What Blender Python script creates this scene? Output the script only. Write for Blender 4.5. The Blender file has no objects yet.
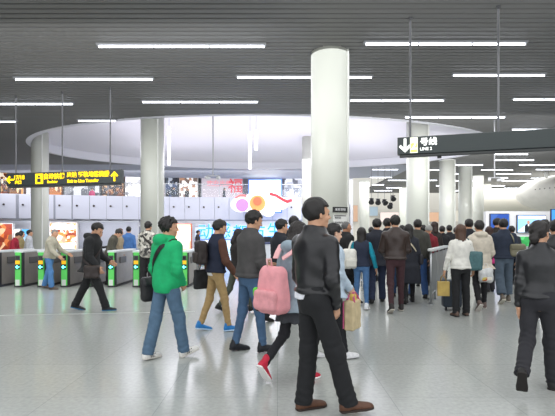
import bpy, bmesh, math, random
import numpy as np
from mathutils import Vector, Matrix
random.seed(7); np.random.seed(7)
PI = math.pi
C = bpy.context.scene.collection

# ---------------------------------------------------------------- camera, world, light, exposure
F = 450.0; HOR = 234.0; EYE = 1.45; CX = 277.5; CEIL = 6.0
def PX(px, Y): return (px - CX) / F * Y
def PZ(py, Y): return EYE + (HOR - py) / F * Y
def GY(py): return EYE * F / (py - HOR)            # distance of a ground point seen at row py
def CY(py): return (CEIL - EYE) * F / (HOR - py)   # distance of a ceiling point seen at row py

cam_d = bpy.data.cameras.new('camera'); cam = bpy.data.objects.new('camera', cam_d); C.objects.link(cam)
cam_d.sensor_width = 36; cam_d.lens = F / 555 * 36; cam_d.shift_y = (HOR - 208) / 555
cam_d.clip_end = 300
cam.location = (0, 0, EYE); cam.rotation_euler = (PI / 2, 0, 0)
bpy.context.scene.camera = cam

sc = bpy.context.scene
sc.view_settings.view_transform = 'Standard'; sc.view_settings.look = 'None'
sc.view_settings.gamma = 1; sc.view_settings.exposure = 0.28
sc.view_settings.use_curve_mapping = False
w = bpy.data.worlds.new('hall_ambient_fill'); sc.world = w; w.use_nodes = True  # even ambient fill added for the hall, no daylight source
w.node_tree.nodes['Background'].inputs[0].default_value = (0.95, 0.97, 1.0, 1)
w.node_tree.nodes['Background'].inputs[1].default_value = 1.35

def area(name, loc, size, energy, rot=(0, 0, 0), col=(1, 1, 1)):
    d = bpy.data.lights.new(name, 'AREA'); d.shape = 'RECTANGLE'; d.size, d.size_y = size
    d.energy = energy; d.color = col
    o = bpy.data.objects.new(name, d); C.objects.link(o); o.location = loc; o.rotation_euler = rot
    return o
# added area lights, lamp rows and fills: overhead / behind the viewpoint, and over the back of the hall
area('hall_lamp_rows', (0, 3.5, 5.94), (18, 6), 420, col=(0.97, 0.99, 1))
area('gate_lamp_rows', (-5, 12.5, 5.94), (16, 7), 420, col=(0.97, 0.99, 1))
area('queue_lamp_rows', (8, 13, 5.94), (12, 9), 380, col=(0.97, 0.99, 1))
area('atrium_lamps_down', (-1.5, 24, 5.9), (14, 7), 700, col=(0.95, 0.95, 1))
area('dome_fill_up', (-.8, 24.2, 5.5), (15, 8), 250, rot=(PI, 0, 0), col=(0.93, 0.91, 1))  # unseen upward light added under the opening to whiten the dome
area('far_hall_lamps', (14, 40, 5.94), (30, 14), 2600)
area('queue_fill', (7, 7.5, 5.0), (14, 1.2), 100, rot=(1.05, 0, 0))  # tilted fill added to brighten the front column and people's backs
area('gate_fill', (-7, 9, 5.0), (14, 1.2), 190, rot=(1.05, 0, 0))  # added fill for camera-facing sides around the gates, no fixture of its own
area('column_row_fill', (8, 16.5, 5.1), (12, 1.2), 150, rot=(1.05, 0, 0))  # unseen fill added to lift the right-hand column row
area('back_row_fill', (12, 22.5, 5.2), (8, 1), 260, rot=(1.05, 0, 0))  # another added fill, for the columns farther back
area('upper_shop_lamps', (-10, 39.5, 7.6), (30, 4), 1000)
area('fascia_fill', (-8, 31.8, 5.4), (26, .8), 430, rot=(1.1, 0, 0))  # unseen fill added in front of the mezzanine fascia to brighten it
area('shop_wall_fill', (-10, 37.9, 2.6), (30, 1.2), 800, rot=(.55, 0, 0))  # light added under the mezzanine to lift the shop wall and posters

# ---------------------------------------------------------------- materials
def lin(c):
    if isinstance(c, str):
        c = c.lstrip('#'); c = [int(c[i:i+2], 16) / 255 for i in (0, 2, 4)]
    return [(x / 12.92 if x <= .04045 else ((x + .055) / 1.055) ** 2.4) for x in c] + [1]
_m = {}
def mat(col, rough=.6, metal=0., emit=0., var=0., scale=30., bump=0., coat=0., alpha=1., trans=0.):
    key = (str(col), rough, metal, emit, var, scale, bump, coat, alpha, trans)
    if key in _m: return _m[key]
    m = bpy.data.materials.new('mat_%03d' % len(_m)); m.use_nodes = True; nt = m.node_tree
    b = nt.nodes['Principled BSDF']; c = lin(col)
    b.inputs['Base Color'].default_value = c; b.inputs['Roughness'].default_value = rough
    b.inputs['Metallic'].default_value = metal; b.inputs['Coat Weight'].default_value = coat
    b.inputs['Alpha'].default_value = alpha; b.inputs['Transmission Weight'].default_value = trans
    if emit:
        b.inputs['Emission Color'].default_value = c; b.inputs['Emission Strength'].default_value = emit
    if var or bump:
        tc = nt.nodes.new('ShaderNodeTexCoord'); n = nt.nodes.new('ShaderNodeTexNoise')
        n.inputs['Scale'].default_value = scale; n.inputs['Detail'].default_value = 3
        nt.links.new(tc.outputs['Object'], n.inputs['Vector'])
        if var:
            r = nt.nodes.new('ShaderNodeValToRGB')
            r.color_ramp.elements[0].position = .3; r.color_ramp.elements[1].position = .7
            r.color_ramp.elements[0].color = [x * (1 - var) for x in c[:3]] + [1]
            r.color_ramp.elements[1].color = [min(1, x * (1 + var)) for x in c[:3]] + [1]
            nt.links.new(n.outputs['Fac'], r.inputs[0]); nt.links.new(r.outputs[0], b.inputs['Base Color'])
            if emit: nt.links.new(r.outputs[0], b.inputs['Emission Color'])
        if bump:
            bp = nt.nodes.new('ShaderNodeBump'); bp.inputs['Strength'].default_value = bump
            bp.inputs['Distance'].default_value = .01
            nt.links.new(n.outputs['Fac'], bp.inputs['Height']); nt.links.new(bp.outputs[0], b.inputs['Normal'])
    _m[key] = m; return m
def cloth(col, **k): return mat(col, **{**dict(rough=.85, var=.12, scale=14, bump=.15), **k})
def leather(col): return mat(col, rough=.34, var=.15, scale=18, bump=.25)
def mix_mat(cols, scale, rough=.6, emit=0., kind='voronoi', axis_scale=(1, 1, 1)):
    """patches of several flat colours (goods on shelves, printed posters)"""
    m = bpy.data.materials.new('patch_mat'); m.use_nodes = True; nt = m.node_tree; b = nt.nodes['Principled BSDF']
    tc = nt.nodes.new('ShaderNodeTexCoord'); mp = nt.nodes.new('ShaderNodeMapping'); mp.inputs['Scale'].default_value = axis_scale
    nt.links.new(tc.outputs['Object'], mp.inputs[0])
    v = nt.nodes.new('ShaderNodeTexVoronoi'); v.inputs['Scale'].default_value = scale; v.distance = 'CHEBYCHEV' if kind == 'voronoi' else 'EUCLIDEAN'
    nt.links.new(mp.outputs[0], v.inputs['Vector'])
    r = nt.nodes.new('ShaderNodeValToRGB'); r.color_ramp.interpolation = 'CONSTANT' if kind == 'voronoi' else 'LINEAR'
    while len(r.color_ramp.elements) < len(cols): r.color_ramp.elements.new(.5)
    for i, c in enumerate(cols):
        r.color_ramp.elements[i].position = i / len(cols); r.color_ramp.elements[i].color = lin(c)
    s = nt.nodes.new('ShaderNodeSeparateColor'); nt.links.new(v.outputs['Color'], s.inputs[0])
    nt.links.new(s.outputs[0], r.inputs[0]); nt.links.new(r.outputs[0], b.inputs['Base Color'])
    b.inputs['Roughness'].default_value = rough
    if emit:
        nt.links.new(r.outputs[0], b.inputs['Emission Color']); b.inputs['Emission Strength'].default_value = emit
    return m

# ---------------------------------------------------------------- mesh helpers
def tag(o, label=None, cat=None, group=None, kind=None):
    if label: o['label'] = label
    if cat: o['category'] = cat
    if group: o['group'] = group
    if kind: o['kind'] = kind
    return o
def empty(name, loc=(0, 0, 0), rz=0., label=None, cat=None, group=None):
    o = bpy.data.objects.new(name, None); C.objects.link(o); o.location = loc; o.rotation_euler = (0, 0, rz)
    o.empty_display_size = .1
    return tag(o, label, cat, group)
class MB:
    def __init__(s): s.bm = bmesh.new()
    def box(s, c, size, rz=0., bevel=0., rot=None):
        M = Matrix.Translation(Vector(c)) @ (rot if rot else Matrix.Rotation(rz, 4, 'Z')) @ Matrix.Diagonal((*size, 1))
        r = bmesh.ops.create_cube(s.bm, size=1, matrix=M)
        if bevel:
            es = list({e for v in r['verts'] for e in v.link_edges})
            bmesh.ops.bevel(s.bm, geom=es, offset=bevel, segments=2, affect='EDGES', profile=.6)
        return s
    def tube(s, pts, r, n=8, r2=None):
        pts = [Vector(p) for p in pts]; rings = []
        up = None
        for i, p in enumerate(pts):
            d = (pts[min(i + 1, len(pts) - 1)] - pts[max(i - 1, 0)]).normalized()
            if up is None: up = d.orthogonal().normalized()
            u = (up - d * up.dot(d)).normalized(); v = d.cross(u); up = u
            rad = r if r2 is None else r + (r2 - r) * i / (len(pts) - 1)
            rings.append([s.bm.verts.new(p + (u * math.cos(2 * PI * k / n) + v * math.sin(2 * PI * k / n)) * rad) for k in range(n)])
        for a, b in zip(rings, rings[1:]):
            for k in range(n): s.bm.faces.new((a[k], a[(k + 1) % n], b[(k + 1) % n], b[k]))
        s.bm.faces.new(rings[0][::-1]); s.bm.faces.new(rings[-1])
        return s
    def ribbon(s, pts, wv, t):
        """flat band: pts path, wv half-width vectors, t thickness"""
        pts = [Vector(p) for p in pts]; rings = []
        for i, p in enumerate(pts):
            d = (pts[min(i + 1, len(pts) - 1)] - pts[max(i - 1, 0)]).normalized()
            wd = Vector(wv[i] if isinstance(wv, list) else wv); wd = wd - d * wd.dot(d); nn = d.cross(wd).normalized() * t / 2
            rings.append([s.bm.verts.new(q) for q in (p + wd + nn, p - wd + nn, p - wd - nn, p + wd - nn)])
        for a, b in zip(rings, rings[1:]):
            for k in range(4): s.bm.faces.new((a[k], a[(k + 1) % 4], b[(k + 1) % 4], b[k]))
        s.bm.faces.new(rings[0][::-1]); s.bm.faces.new(rings[-1])
        return s
    def lathe(s, prof, c=(0, 0, 0), n=32):
        rings = []
        for (r, z) in prof:
            rings.append([s.bm.verts.new((c[0] + r * math.cos(2 * PI * k / n), c[1] + r * math.sin(2 * PI * k / n), c[2] + z)) for k in range(n)])
        for a, b in zip(rings, rings[1:]):
            for k in range(n): s.bm.faces.new((a[k], a[(k + 1) % n], b[(k + 1) % n], b[k]))
        s.bm.faces.new(rings[0][::-1]); s.bm.faces.new(rings[-1])
        return s
    def poly(s, pts, ext):
        """prism from a polygon and an extrusion vector"""
        a = [s.bm.verts.new(p) for p in pts]; b = [s.bm.verts.new(Vector(p) + Vector(ext)) for p in pts]
        s.bm.faces.new(a[::-1]); s.bm.faces.new(b)
        for k in range(len(a)): s.bm.faces.new((a[k], a[(k + 1) % len(a)], b[(k + 1) % len(a)], b[k]))
        return s
    def build(s, name, m, parent=None, smooth=False, loc=None):
        bmesh.ops.recalc_face_normals(s.bm, faces=s.bm.faces)
        me = bpy.data.meshes.new(name); s.bm.to_mesh(me); s.bm.free(); me.materials.append(m)
        if smooth:
            me.polygons.foreach_set('use_smooth', [True] * len(me.polygons))
        o = bpy.data.objects.new(name, me); C.objects.link(o)
        if parent: o.parent = parent
        if loc: o.location = loc
        return o
def struct(o): o['kind'] = 'structure'; return o
def text_mesh(name, body, size, m, parent, loc, rot=(PI / 2, 0, 0), depth=.004, align='LEFT', bold=0.0):
    cu = bpy.data.curves.new(name, 'FONT'); cu.body = body; cu.size = size; cu.extrude = depth; cu.offset = bold
    cu.align_x = align; cu.align_y = 'CENTER'; cu.resolution_u = 3
    t = bpy.data.objects.new(name, cu); C.objects.link(t)
    bpy.context.view_layer.update()
    me = bpy.data.meshes.new_from_object(t.evaluated_get(bpy.context.evaluated_depsgraph_get()))
    bpy.data.objects.remove(t); bpy.data.curves.remove(cu)
    me.materials.clear(); me.materials.append(m)
    o = bpy.data.objects.new(name, me); C.objects.link(o); o.parent = parent; o.location = loc; o.rotation_euler = rot
    return o

# ---------------------------------------------------------------- people: distance-field bodies and clothes
def surf(fn, lo, hi, h):
    """surface nets over fn on the box lo..hi with cell h -> verts, quads"""
    lo = np.array(lo) - 2 * h; hi = np.array(hi) + 2 * h
    n = np.maximum(4, np.ceil((hi - lo) / h).astype(int) + 1)
    ax = [lo[i] + h * np.arange(n[i]) for i in range(3)]
    G = np.stack(np.meshgrid(*ax, indexing='ij'), -1).reshape(-1, 3).astype(np.float32)
    V = fn(G).reshape(n).astype(np.float32)
    V[V == 0] = 1e-6
    ins = V < 0
    if not ins.any(): return np.zeros((0, 3)), np.zeros((0, 4), int)
    cn = n - 1; acc = np.zeros((*cn, 3), np.float32); cnt = np.zeros(cn, np.float32)
    idx = np.indices(cn).astype(np.float32)
    def sl(o): return tuple(slice(o[i], o[i] + cn[i]) for i in range(3))
    for a in range(3):
        b, c = [i for i in range(3) if i != a]
        for ob in (0, 1):
            for oc in (0, 1):
                o0 = [0, 0, 0]; o0[b] = ob; o0[c] = oc; o1 = list(o0); o1[a] = 1
                v0 = V[sl(o0)]; v1 = V[sl(o1)]; x = (v0 < 0) != (v1 < 0)
                with np.errstate(divide='ignore', invalid='ignore'): t = np.where(x, v0 / (v0 - v1), 0)
                acc[..., a] += np.where(x, t, 0); acc[..., b] += np.where(x, ob, 0); acc[..., c] += np.where(x, oc, 0)
                cnt += x
    used = cnt > 0
    vid = np.full(cn, -1, int); vid[used] = np.arange(used.sum())
    pts = (np.stack([idx[i][used] for i in range(3)], -1) + acc[used] / cnt[used][:, None]) * h + lo
    quads = []
    for a in range(3):
        b, c = [(1, 2), (2, 0), (0, 1)][a]
        s0 = [slice(None)] * 3; s1 = [slice(None)] * 3
        s0[a] = slice(0, n[a] - 1); s1[a] = slice(1, n[a])
        s0[b] = s1[b] = slice(1, n[b] - 1); s0[c] = s1[c] = slice(1, n[c] - 1)
        i0 = ins[tuple(s0)]; i1 = ins[tuple(s1)]; x = i0 != i1
        p = np.argwhere(x)
        if not len(p): continue
        base = p.copy(); base[:, b] += 1; base[:, c] += 1
        def vv(db, dc):
            q = base.copy(); q[:, b] += db; q[:, c] += dc; return vid[q[:, 0], q[:, 1], q[:, 2]]
        Q = np.stack([vv(-1, -1), vv(0, -1), vv(0, 0), vv(-1, 0)], -1)
        flip = ~i0[x]
        Q[flip] = Q[flip][:, ::-1]
        quads.append(Q)
    return pts, np.concatenate(quads)
def mesh_of(name, parts, m, parent=None):
    vs, fs, o = [], [], 0
    for v, f in parts:
        vs.append(v); fs.append(f + o); o += len(v)
    v = np.concatenate(vs); f = np.concatenate(fs)
    me = bpy.data.meshes.new(name)
    me.vertices.add(len(v)); me.vertices.foreach_set('co', v.astype(np.float32).ravel())
    me.loops.add(len(f) * 4); me.loops.foreach_set('vertex_index', f.astype(np.int32).ravel())
    me.polygons.add(len(f)); me.polygons.foreach_set('loop_start', np.arange(0, len(f) * 4, 4, dtype=np.int32))
    me.polygons.foreach_set('loop_total', np.full(len(f), 4, np.int32))
    me.polygons.foreach_set('use_smooth', np.ones(len(f), bool))
    me.update(); me.validate(); me.materials.append(m)
    ob = bpy.data.objects.new(name, me); C.objects.link(ob)
    if parent: ob.parent = parent
    return ob
def A(*v): return np.array(v, np.float32)
def cap(P, a, b, ra, rb):
    a = np.asarray(a, np.float32); d = np.asarray(b, np.float32) - a
    t = np.clip(((P - a) @ d) / max(1e-9, float(d @ d)), 0, 1)
    return np.linalg.norm(P - a - t[:, None] * d, axis=1) - (ra + (rb - ra) * t)
def ell(P, c, r):
    q = P - np.asarray(c, np.float32); r = np.asarray(r, np.float32)
    k0 = np.linalg.norm(q / r, axis=1); k1 = np.linalg.norm(q / (r * r), axis=1) + 1e-9
    return k0 * (k0 - 1) / k1
def box(P, c, b, r):
    q = np.abs(P - np.asarray(c, np.float32)) - (np.asarray(b, np.float32) - r)
    return np.linalg.norm(np.maximum(q, 0), axis=1) + np.minimum(q.max(1), 0) - r
def smin(a, b, k):
    h = np.clip(.5 + .5 * (b - a) / k, 0, 1); return b + (a - b) * h - k * h * (1 - h)
def smax(a, b, k): return -smin(-a, -b, k)
_sm = {}
def smooth_tab(tab, ax):
    if ax != 2 or len(tab) < 6: return tab
    key = str(tab)
    if key not in _sm:
        a = np.array([list(r[:3]) for r in tab], float); z = np.linspace(a[0, 0], a[-1, 0], 120); k = np.hanning(17); k /= k.sum()
        c = [np.convolve(np.pad(np.interp(z, a[:, 0], a[:, i]), 8, mode='edge'), k, 'valid') for i in (1, 2)]
        _sm[key] = np.stack([z] + c, 1).tolist()
    return _sm[key]
def loft(P, tab, ax=2, off=0.):
    """elliptical sections (pos, halfwidth, halfdepth[, centre y]) along axis ax"""
    t = np.array(smooth_tab(tab, ax), np.float32); z = P[:, ax]; o = [i for i in range(3) if i != ax]
    W = np.interp(z, t[:, 0], t[:, 1]) + off; D = np.interp(z, t[:, 0], t[:, 2]) + off
    cy = np.interp(z, t[:, 0], t[:, 3]) if t.shape[1] > 3 else 0
    k = np.sqrt((P[:, o[0]] / W) ** 2 + ((P[:, o[1]] - cy) / D) ** 2 + 1e-9)
    d = (k - 1) * np.minimum(W, D)
    return smax(d, np.maximum(t[0, 0] - z, z - t[-1, 0]), .012)
def rx(a): c, s = math.cos(a), math.sin(a); return np.array([[1, 0, 0], [0, c, -s], [0, s, c]], np.float32)
def rzm(a): c, s = math.cos(a), math.sin(a); return np.array([[c, -s, 0], [s, c, 0], [0, 0, 1]], np.float32)
def unit(v): v = np.asarray(v, np.float32); return v / np.linalg.norm(v)
D2 = PI / 180

MALE = [(-.13, .10, .09), (-.06, .152, .115), (.0, .164, .120), (.07, .156, .110), (.15, .142, .100), (.26, .152, .108), (.37, .170, .116), (.43, .165, .108), (.48, .115, .085), (.52, .075, .07), (.56, .06, .06)]
FEM = [(-.13, .10, .09), (-.06, .165, .118), (.0, .172, .122), (.07, .150, .105), (.15, .126, .092), (.26, .138, .108), (.35, .150, .120), (.42, .145, .100), (.47, .10, .08), (.51, .062, .06), (.55, .05, .05)]
POSES = {
    'stand': dict(tL=1, kL=2, fL=0, tR=-1, kR=2, fR=0),
    'walkL': dict(tL=24, kL=8, fL=12, tR=-14, kR=18, fR=-22),
    'walkR': dict(tR=24, kR=8, fR=12, tL=-14, kL=18, fL=-22),
    'wideL': dict(tL=30, kL=6, fL=3, tR=-24, kR=12, fR=-18),
    'wideR': dict(tR=30, kR=6, fR=3, tL=-24, kL=12, fL=-18),
    'liftL': dict(tR=4, kR=4, fR=0, tL=-6, kL=48, fL=-62),
    'liftR': dict(tL=4, kL=4, fL=0, tR=-6, kR=48, fR=-62),
    'easyL': dict(tL=13, kL=6, fL=4, tR=-9, kR=10, fR=-12),
    'easyR': dict(tR=13, kR=6, fR=4, tL=-9, kL=10, fL=-12),
}
class Fig: pass
def figure(H, pose, fem, lean, twist, head, arms, spread=2.):
    """joint positions in the figure's own frame (facing +Y), scaled to height H"""
    g = Fig(); s = H / 1.75; g.s = s; p = POSES[pose] if isinstance(pose, str) else pose
    g.hipx = .088 if not fem else .085
    hip0 = A(0, 0, 0)
    T = rx(-lean * D2); g.T = T
    Tw = T @ rzm(-twist * D2); g.Tw = Tw
    g.legs = {}
    for sd, k in ((-1, 'L'), (1, 'R')):
        a = p['t' + k] * D2; b = a - p['k' + k] * D2; sp = math.sin(spread * D2) * sd
        hip = A(sd * g.hipx, 0, -.02)
        knee = hip + .43 * unit((sp, math.sin(a), -math.cos(a)))
        ank = knee + .405 * unit((sp, math.sin(b), -math.cos(b)))
        fp = p['f' + k] * D2
        FM = rx(fp) @ np.eye(3, dtype=np.float32)
        FM = rzm(-sd * 7 * D2) @ FM
        sole = ank + FM @ A(0, 0, -.085)
        g.legs[k] = (hip, knee, ank, FM, sole)
    low = min(min((q[4] + q[3] @ A(0, yy, 0))[2] for yy in (-.06, .13)) for q in g.legs.values())
    # a lifted toe may dip: also test the toe tip
    g.z0 = -low
    sh = {}
    shw = .178 if not fem else .155
    for sd, k in ((-1, 'L'), (1, 'R')):
        P_, ab, el, inw = arms[k]
        P_ *= D2; ab *= D2; el *= D2; inw *= D2
        S = Tw @ A(sd * shw, 0, .425)
        d1 = Tw @ unit((sd * math.sin(ab), math.sin(P_), -math.cos(P_)))
        d2 = Tw @ unit((sd * math.sin(ab * .6 - inw), math.sin(P_ + el), -math.cos(P_ + el)))
        E = S + .28 * d1; Wr = E + .25 * d2
        sh[k] = (S, E, Wr, d2)
    g.arms = sh
    neck = Tw @ A(0, 0, .52)
    yaw, pit = head
    HM = Tw @ rzm(-yaw * D2) @ rx(-pit * D2)
    hc = neck + Tw @ A(0, .012, .05) + HM @ A(0, .015, .085)
    g.neck, g.hc, g.HM = neck, hc, HM
    return g
def rel(P, c, M): return (P - c) @ M
def folds(P, amp, f, seed):
    r = np.random.RandomState(seed); d = np.zeros(len(P), np.float32)
    for i in range(5):
        v = r.normal(size=3); v[2] *= .7; v = v / np.linalg.norm(v) * f * (.6 + .9 * r.rand())
        q = P @ v.astype(np.float32) + r.rand() * 6
        d += np.sin(q + 1.3 * np.sin(P @ (v[[1, 2, 0]] * .6).astype(np.float32)))
    return d * amp / 2.2
def limb_folds(P, a, b, end, amp):
    d = unit(np.array(b) - a); L = np.linalg.norm(np.array(b) - a); t = (P - a) @ d / L
    m = np.exp(-((t - end) / .28) ** 2)
    return amp * m * np.sin(t * L * 95 + 2 * np.sin(P[:, 0] * 20 + P[:, 1] * 14))
def sd_head(Q, fem):
    d = ell(Q, (0, -.012, .028), (.076, .096, .095))
    d = smin(d, ell(Q, (0, .022, -.035), (.058, .068, .085)), .035)
    d = smin(d, ell(Q, (0, .058, -.088), (.028, .026, .024)), .03)          # chin
    d = smin(d, ell(Q, (0, .078, .028), (.05, .014, .014)), .02)            # brow
    for s in (-1, 1):
        d = smax(d, -ell(Q, (s * .031, .097, .004), (.017, .016, .011)), .012)   # eye sockets
        d = smin(d, ell(Q, (s * .04, .058, -.03), (.02, .022, .018)), .02)  # cheek
        e = ell(rel(Q, A(s * .077, -.004, -.006), rzm(s * .35)), (0, 0, 0), (.010, .019, .031))
        e = smax(e, -ell(Q, (s * .088, .004, -.004), (.008, .010, .018)), .006)
        d = smin(d, e, .006)
    d = smin(d, cap(Q, (0, .088, .012), (0, .108, -.022), .008, .012), .014)   # nose
    for s in (-1, 1): d = smin(d, ell(Q, (s * .011, .098, -.026), (.008, .01, .008)), .006)
    d = smin(d, ell(Q, (0, .086, -.051), (.022, .011, .006)), .006)         # lips
    d = smin(d, ell(Q, (0, .084, -.063), (.019, .011, .007)), .006)
    return d
def sd_hair(Q, style, fem, sd):
    n = folds(Q, .0035, 95, sd)
    cap_ = ell(Q, (0, -.017, .038), (.093, .115, .106))
    if style in ('short', 'spiky'):
        if style == 'spiky': n = folds(Q, .0075, 130, sd)
        cut = smax(Q[:, 1] - .052 - .30 * np.maximum(Q[:, 2] - .045, 0), -(Q[:, 2] - .058), .02)    # forehead opening
        cut = smax(Q[:, 1] - .072, .0 * Q[:, 0] - 1, .01)
        d = cap_
        face = np.maximum(.062 - Q[:, 2], Q[:, 1] - 2) * 1.0                 # below hairline
        front = .030 - Q[:, 1]                                                # in front of sideburn line
        d = smax(d, -smax(-(np.minimum(face, 1)), front, .015) if False else -smax(Q[:, 2] - .062, .022 - Q[:, 1], .02), .012)
        side = smax(Q[:, 2] + .012, -.012 - Q[:, 1] , .01)
        d = smax(d, -smax(Q[:, 2] - .0, -.02 - Q[:, 1], .012), .01)           # around the ears
        d = smax(d, -(Q[:, 2] + .075), .02)
        return d + n
    if style in ('old',):
        d = smax(ell(Q, (0, -.014, .032), (.081, .101, .096)), -smax(Q[:, 2] - .075, .0 - Q[:, 1], .02), .012)
        d = smax(d, -smax(Q[:, 2] - .0, -.02 - Q[:, 1], .012), .01)
        return smax(d, -(Q[:, 2] + .06), .02) + n * .7
    d = cap_
    d = smax(d, -smax(Q[:, 2] - .070, .040 - Q[:, 1], .02), .012)
    if style in ('long', 'mid'):
        z1 = -.38 if style == 'long' else -.15
        dr = cap(Q * A(1, 1.5, 1), (0, -.085, .02), (0, -.15, z1), .088, .072)
        for s in (-1, 1): dr = smin(dr, cap(Q, (s * .066, -.012, .03), (s * .074, -.035, z1 * .45), .028, .026), .03)
        d = smin(d, dr, .03)
        n = np.sin(Q[:, 0] * 210 + 2 * np.sin(Q[:, 2] * 14)) * .0022 + n * .6
    elif style == 'pony':
        d = smax(d, -(Q[:, 2] + .05), .02)
        d = smin(d, ell(Q, (0, -.125, .01), (.028, .028, .026)), .01)
        d = smin(d, cap(Q, (0, -.135, .0), (0, -.14, -.30), .03, .022), .015)
    elif style == 'bun':
        d = smax(d, -smax(Q[:, 2] - .02, -.03 - Q[:, 1], .012), .01)
        d = smax(d, -(Q[:, 2] + .07), .02)
        d = smin(d, ell(Q, (0, -.115, -.06), (.046, .045, .058)), .02)
    return d + n
def sd_hand(P, g, k, curl):
    S, E, W, d = g.arms[k]; sd = -1 if k == 'L' else 1
    inward = g.Tw @ A(-sd, 0, 0); n = unit(inward - d * float(inward @ d)); u = unit(np.cross(n, d) * (1 if sd < 0 else -1))
    fw = g.Tw @ A(0, 1, .3)
    if float(u @ fw) < 0: u = -u
    D = cap(P, W - d * .05, W + d * .02, .028, .024)
    pc = W + d * .055
    M = np.stack([n, u, d], 1)
    Q = (P - pc) @ M
    D = smin(D, box(Q, (0, 0, 0), (.0135, .040, .048), .012), .02)
    for off, L, r in ((.030, .072, .0085), (.010, .080, .0088), (-.011, .074, .0085), (-.030, .058, .0075)):
        b = W + d * .098 + u * off; c = curl * (1 + (.03 - off) * 5)
        dd = d; segs = (.42, .32, .26); ang = 0
        pts = [b]
        for q, sg in enumerate(segs):
            ang += c * (.55, .8, .6)[q]
            pts.append(pts[-1] + (d * math.cos(ang) + n * math.sin(ang)) * L * sg * 1.05)
        for q in range(3): D = smin(D, cap(P, pts[q], pts[q + 1], r - q * .0008, r - (q + 1) * .0009), .004)
    b = W + d * .025 + u * .030; m = b + (d * .62 + u * .55 + n * .4) * .042; e = m + (d * .9 + n * .35 + u * .1) * .036
    D = smin(D, cap(P, b, m, .014, .010), .01); D = smin(D, cap(P, m, e, .010, .008), .005)
    return D
SHOE = [(-.072, .022, .03, .035), (-.055, .036, .045, .045), (.0, .037, .046, .046), (.06, .042, .038, .038), (.12, .049, .030, .030), (.17, .046, .025, .025), (.20, .030, .018, .019), (.212, .010, .008, .012)]
COUNT = [0]
def person(px, Y, H, heading, pose, label, fem=False, lean=2, twist=0, head=(0, 0), arms=None, hair='short', hair_col='#15110f',
           skin='#c99a7c', top='#222222', top_m=cloth, sleeve=None, hem=-.02, collar=True, hood=False, bulk=0., bottom='#1c1c20', legs='loose', skirt=None, shirt=None,
           shoe='#161616', sole='#2a2a2a', hi_top=False, group=None, curl=.45, eyes=False, cuff=.0, bald=False, grow=1., x=None, z=0., stripes=None, top_name='jacket', bot_m=cloth, belt=False):
    COUNT[0] += 1; seed = COUNT[0] * 13
    base = dict(L=(8, 9, 18, 0), R=(-6, 9, 14, 0)); base.update(arms or {})
    g = figure(H, pose, fem, lean, twist, head, base); s = g.s
    h = min(.02, max(.0085, Y * .0017)); hf = min(.008, max(.0042, Y * .0008))
    tab = FEM if fem else MALE
    X = PX(px, Y) if x is None else x
    def W(f): return lambda P: f(P)
    def fin(v, f): return (v + A(0, 0, g.z0)) * s, f
    joints = [j for q in g.legs.values() for j in (q[0], q[1], q[2], q[4])] + [j for q in g.arms.values() for j in q[:3]]
    # ---- body
    def body(P):
        Q = rel(P, 0, g.Tw)
        d = loft(Q, tab, off=-.012)
        for k, (hip, kn, an, FM, so) in g.legs.items():
            cm = kn * .65 + an * .35 + A(0, -.015, 0)
            l = smin(cap(P, hip, kn, .062, .030), cap(P, kn, cm, .029, .031), .01); l = smin(l, cap(P, cm, an, .031, .024), .01)
            d = smin(d, l, .03)
            d = smin(d, cap(P, so + FM @ A(0, -.02, .045), so + FM @ A(0, .11, .032), .028, .022), .02)
        for k, (S, E, Wr, dd) in g.arms.items():
            d = smin(d, smin(cap(P, S, E, .046, .036), cap(P, E, Wr, .037, .024), .02), .03)
        nk = g.hc + g.HM @ A(0, -.02, -.05)
        d = smin(d, cap(P, g.neck + g.Tw @ A(0, -.01, -.05), nk, .056, .050), .03)
        d = smin(d, ell(rel(P, g.hc, g.HM), (0, -.01, 0), (.062, .075, .09)), .02)
        return d
    J = np.array(joints + [g.hc]); lo = J.min(0) - .15; hi = J.max(0) + .15
    parts = [fin(*surf(body, lo, hi, h * 1.5))]
    def headf(P):
        Q = rel(P, g.hc, g.HM)
        nk = g.neck + g.Tw @ A(0, -.012, -.03)
        return smin(sd_head(Q, fem), cap(P, nk, g.hc + g.HM @ A(0, -.022, -.04), .057 if not fem else .048, .052 if not fem else .044), .022)
    parts.append(fin(*surf(headf, g.hc - A(.13, .13, .2), g.hc + A(.13, .13, .14), hf)))
    for k in 'LR':
        Wr, dd = g.arms[k][2], g.arms[k][3]; c = Wr + dd * .07
        parts.append(fin(*surf(lambda P: sd_hand(P, g, k, curl), c - .13, c + .13, min(hf, .006))))
    b = mesh_of('person', parts, mat(skin, rough=.55, var=.06, scale=25), None)
    b.location = (X, Y, z); b.rotation_euler = (0, 0, -heading * D2)
    tag(b, label, 'person', group)
    # ---- hair
    if hair in ('hat',):
        def hat(P):
            Q = rel(P, g.hc, g.HM); d = ell(Q, (0, -.012, .035), (.095, .115, .115))
            d = smax(d, -(Q[:, 2] - .01 + .25 * Q[:, 1] * -1), .01); return d + .003 * np.sin(Q[:, 2] * 300)
        mesh_of('knitted_hat', [fin(*surf(hat, g.hc - .15, g.hc + .18, hf))], cloth(hair_col), b)
    elif hair:
        hz = .5 if hair in ('long', 'pony') else .22
        mesh_of('hair', [fin(*surf(lambda P: sd_hair(rel(P, g.hc, g.HM), hair, fem, seed), g.hc - A(.2, .22, hz), g.hc + A(.2, .22, .16), hf * 1.1))],
                mat(hair_col, rough=.5, var=.25, scale=60, bump=.3), b)
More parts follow.
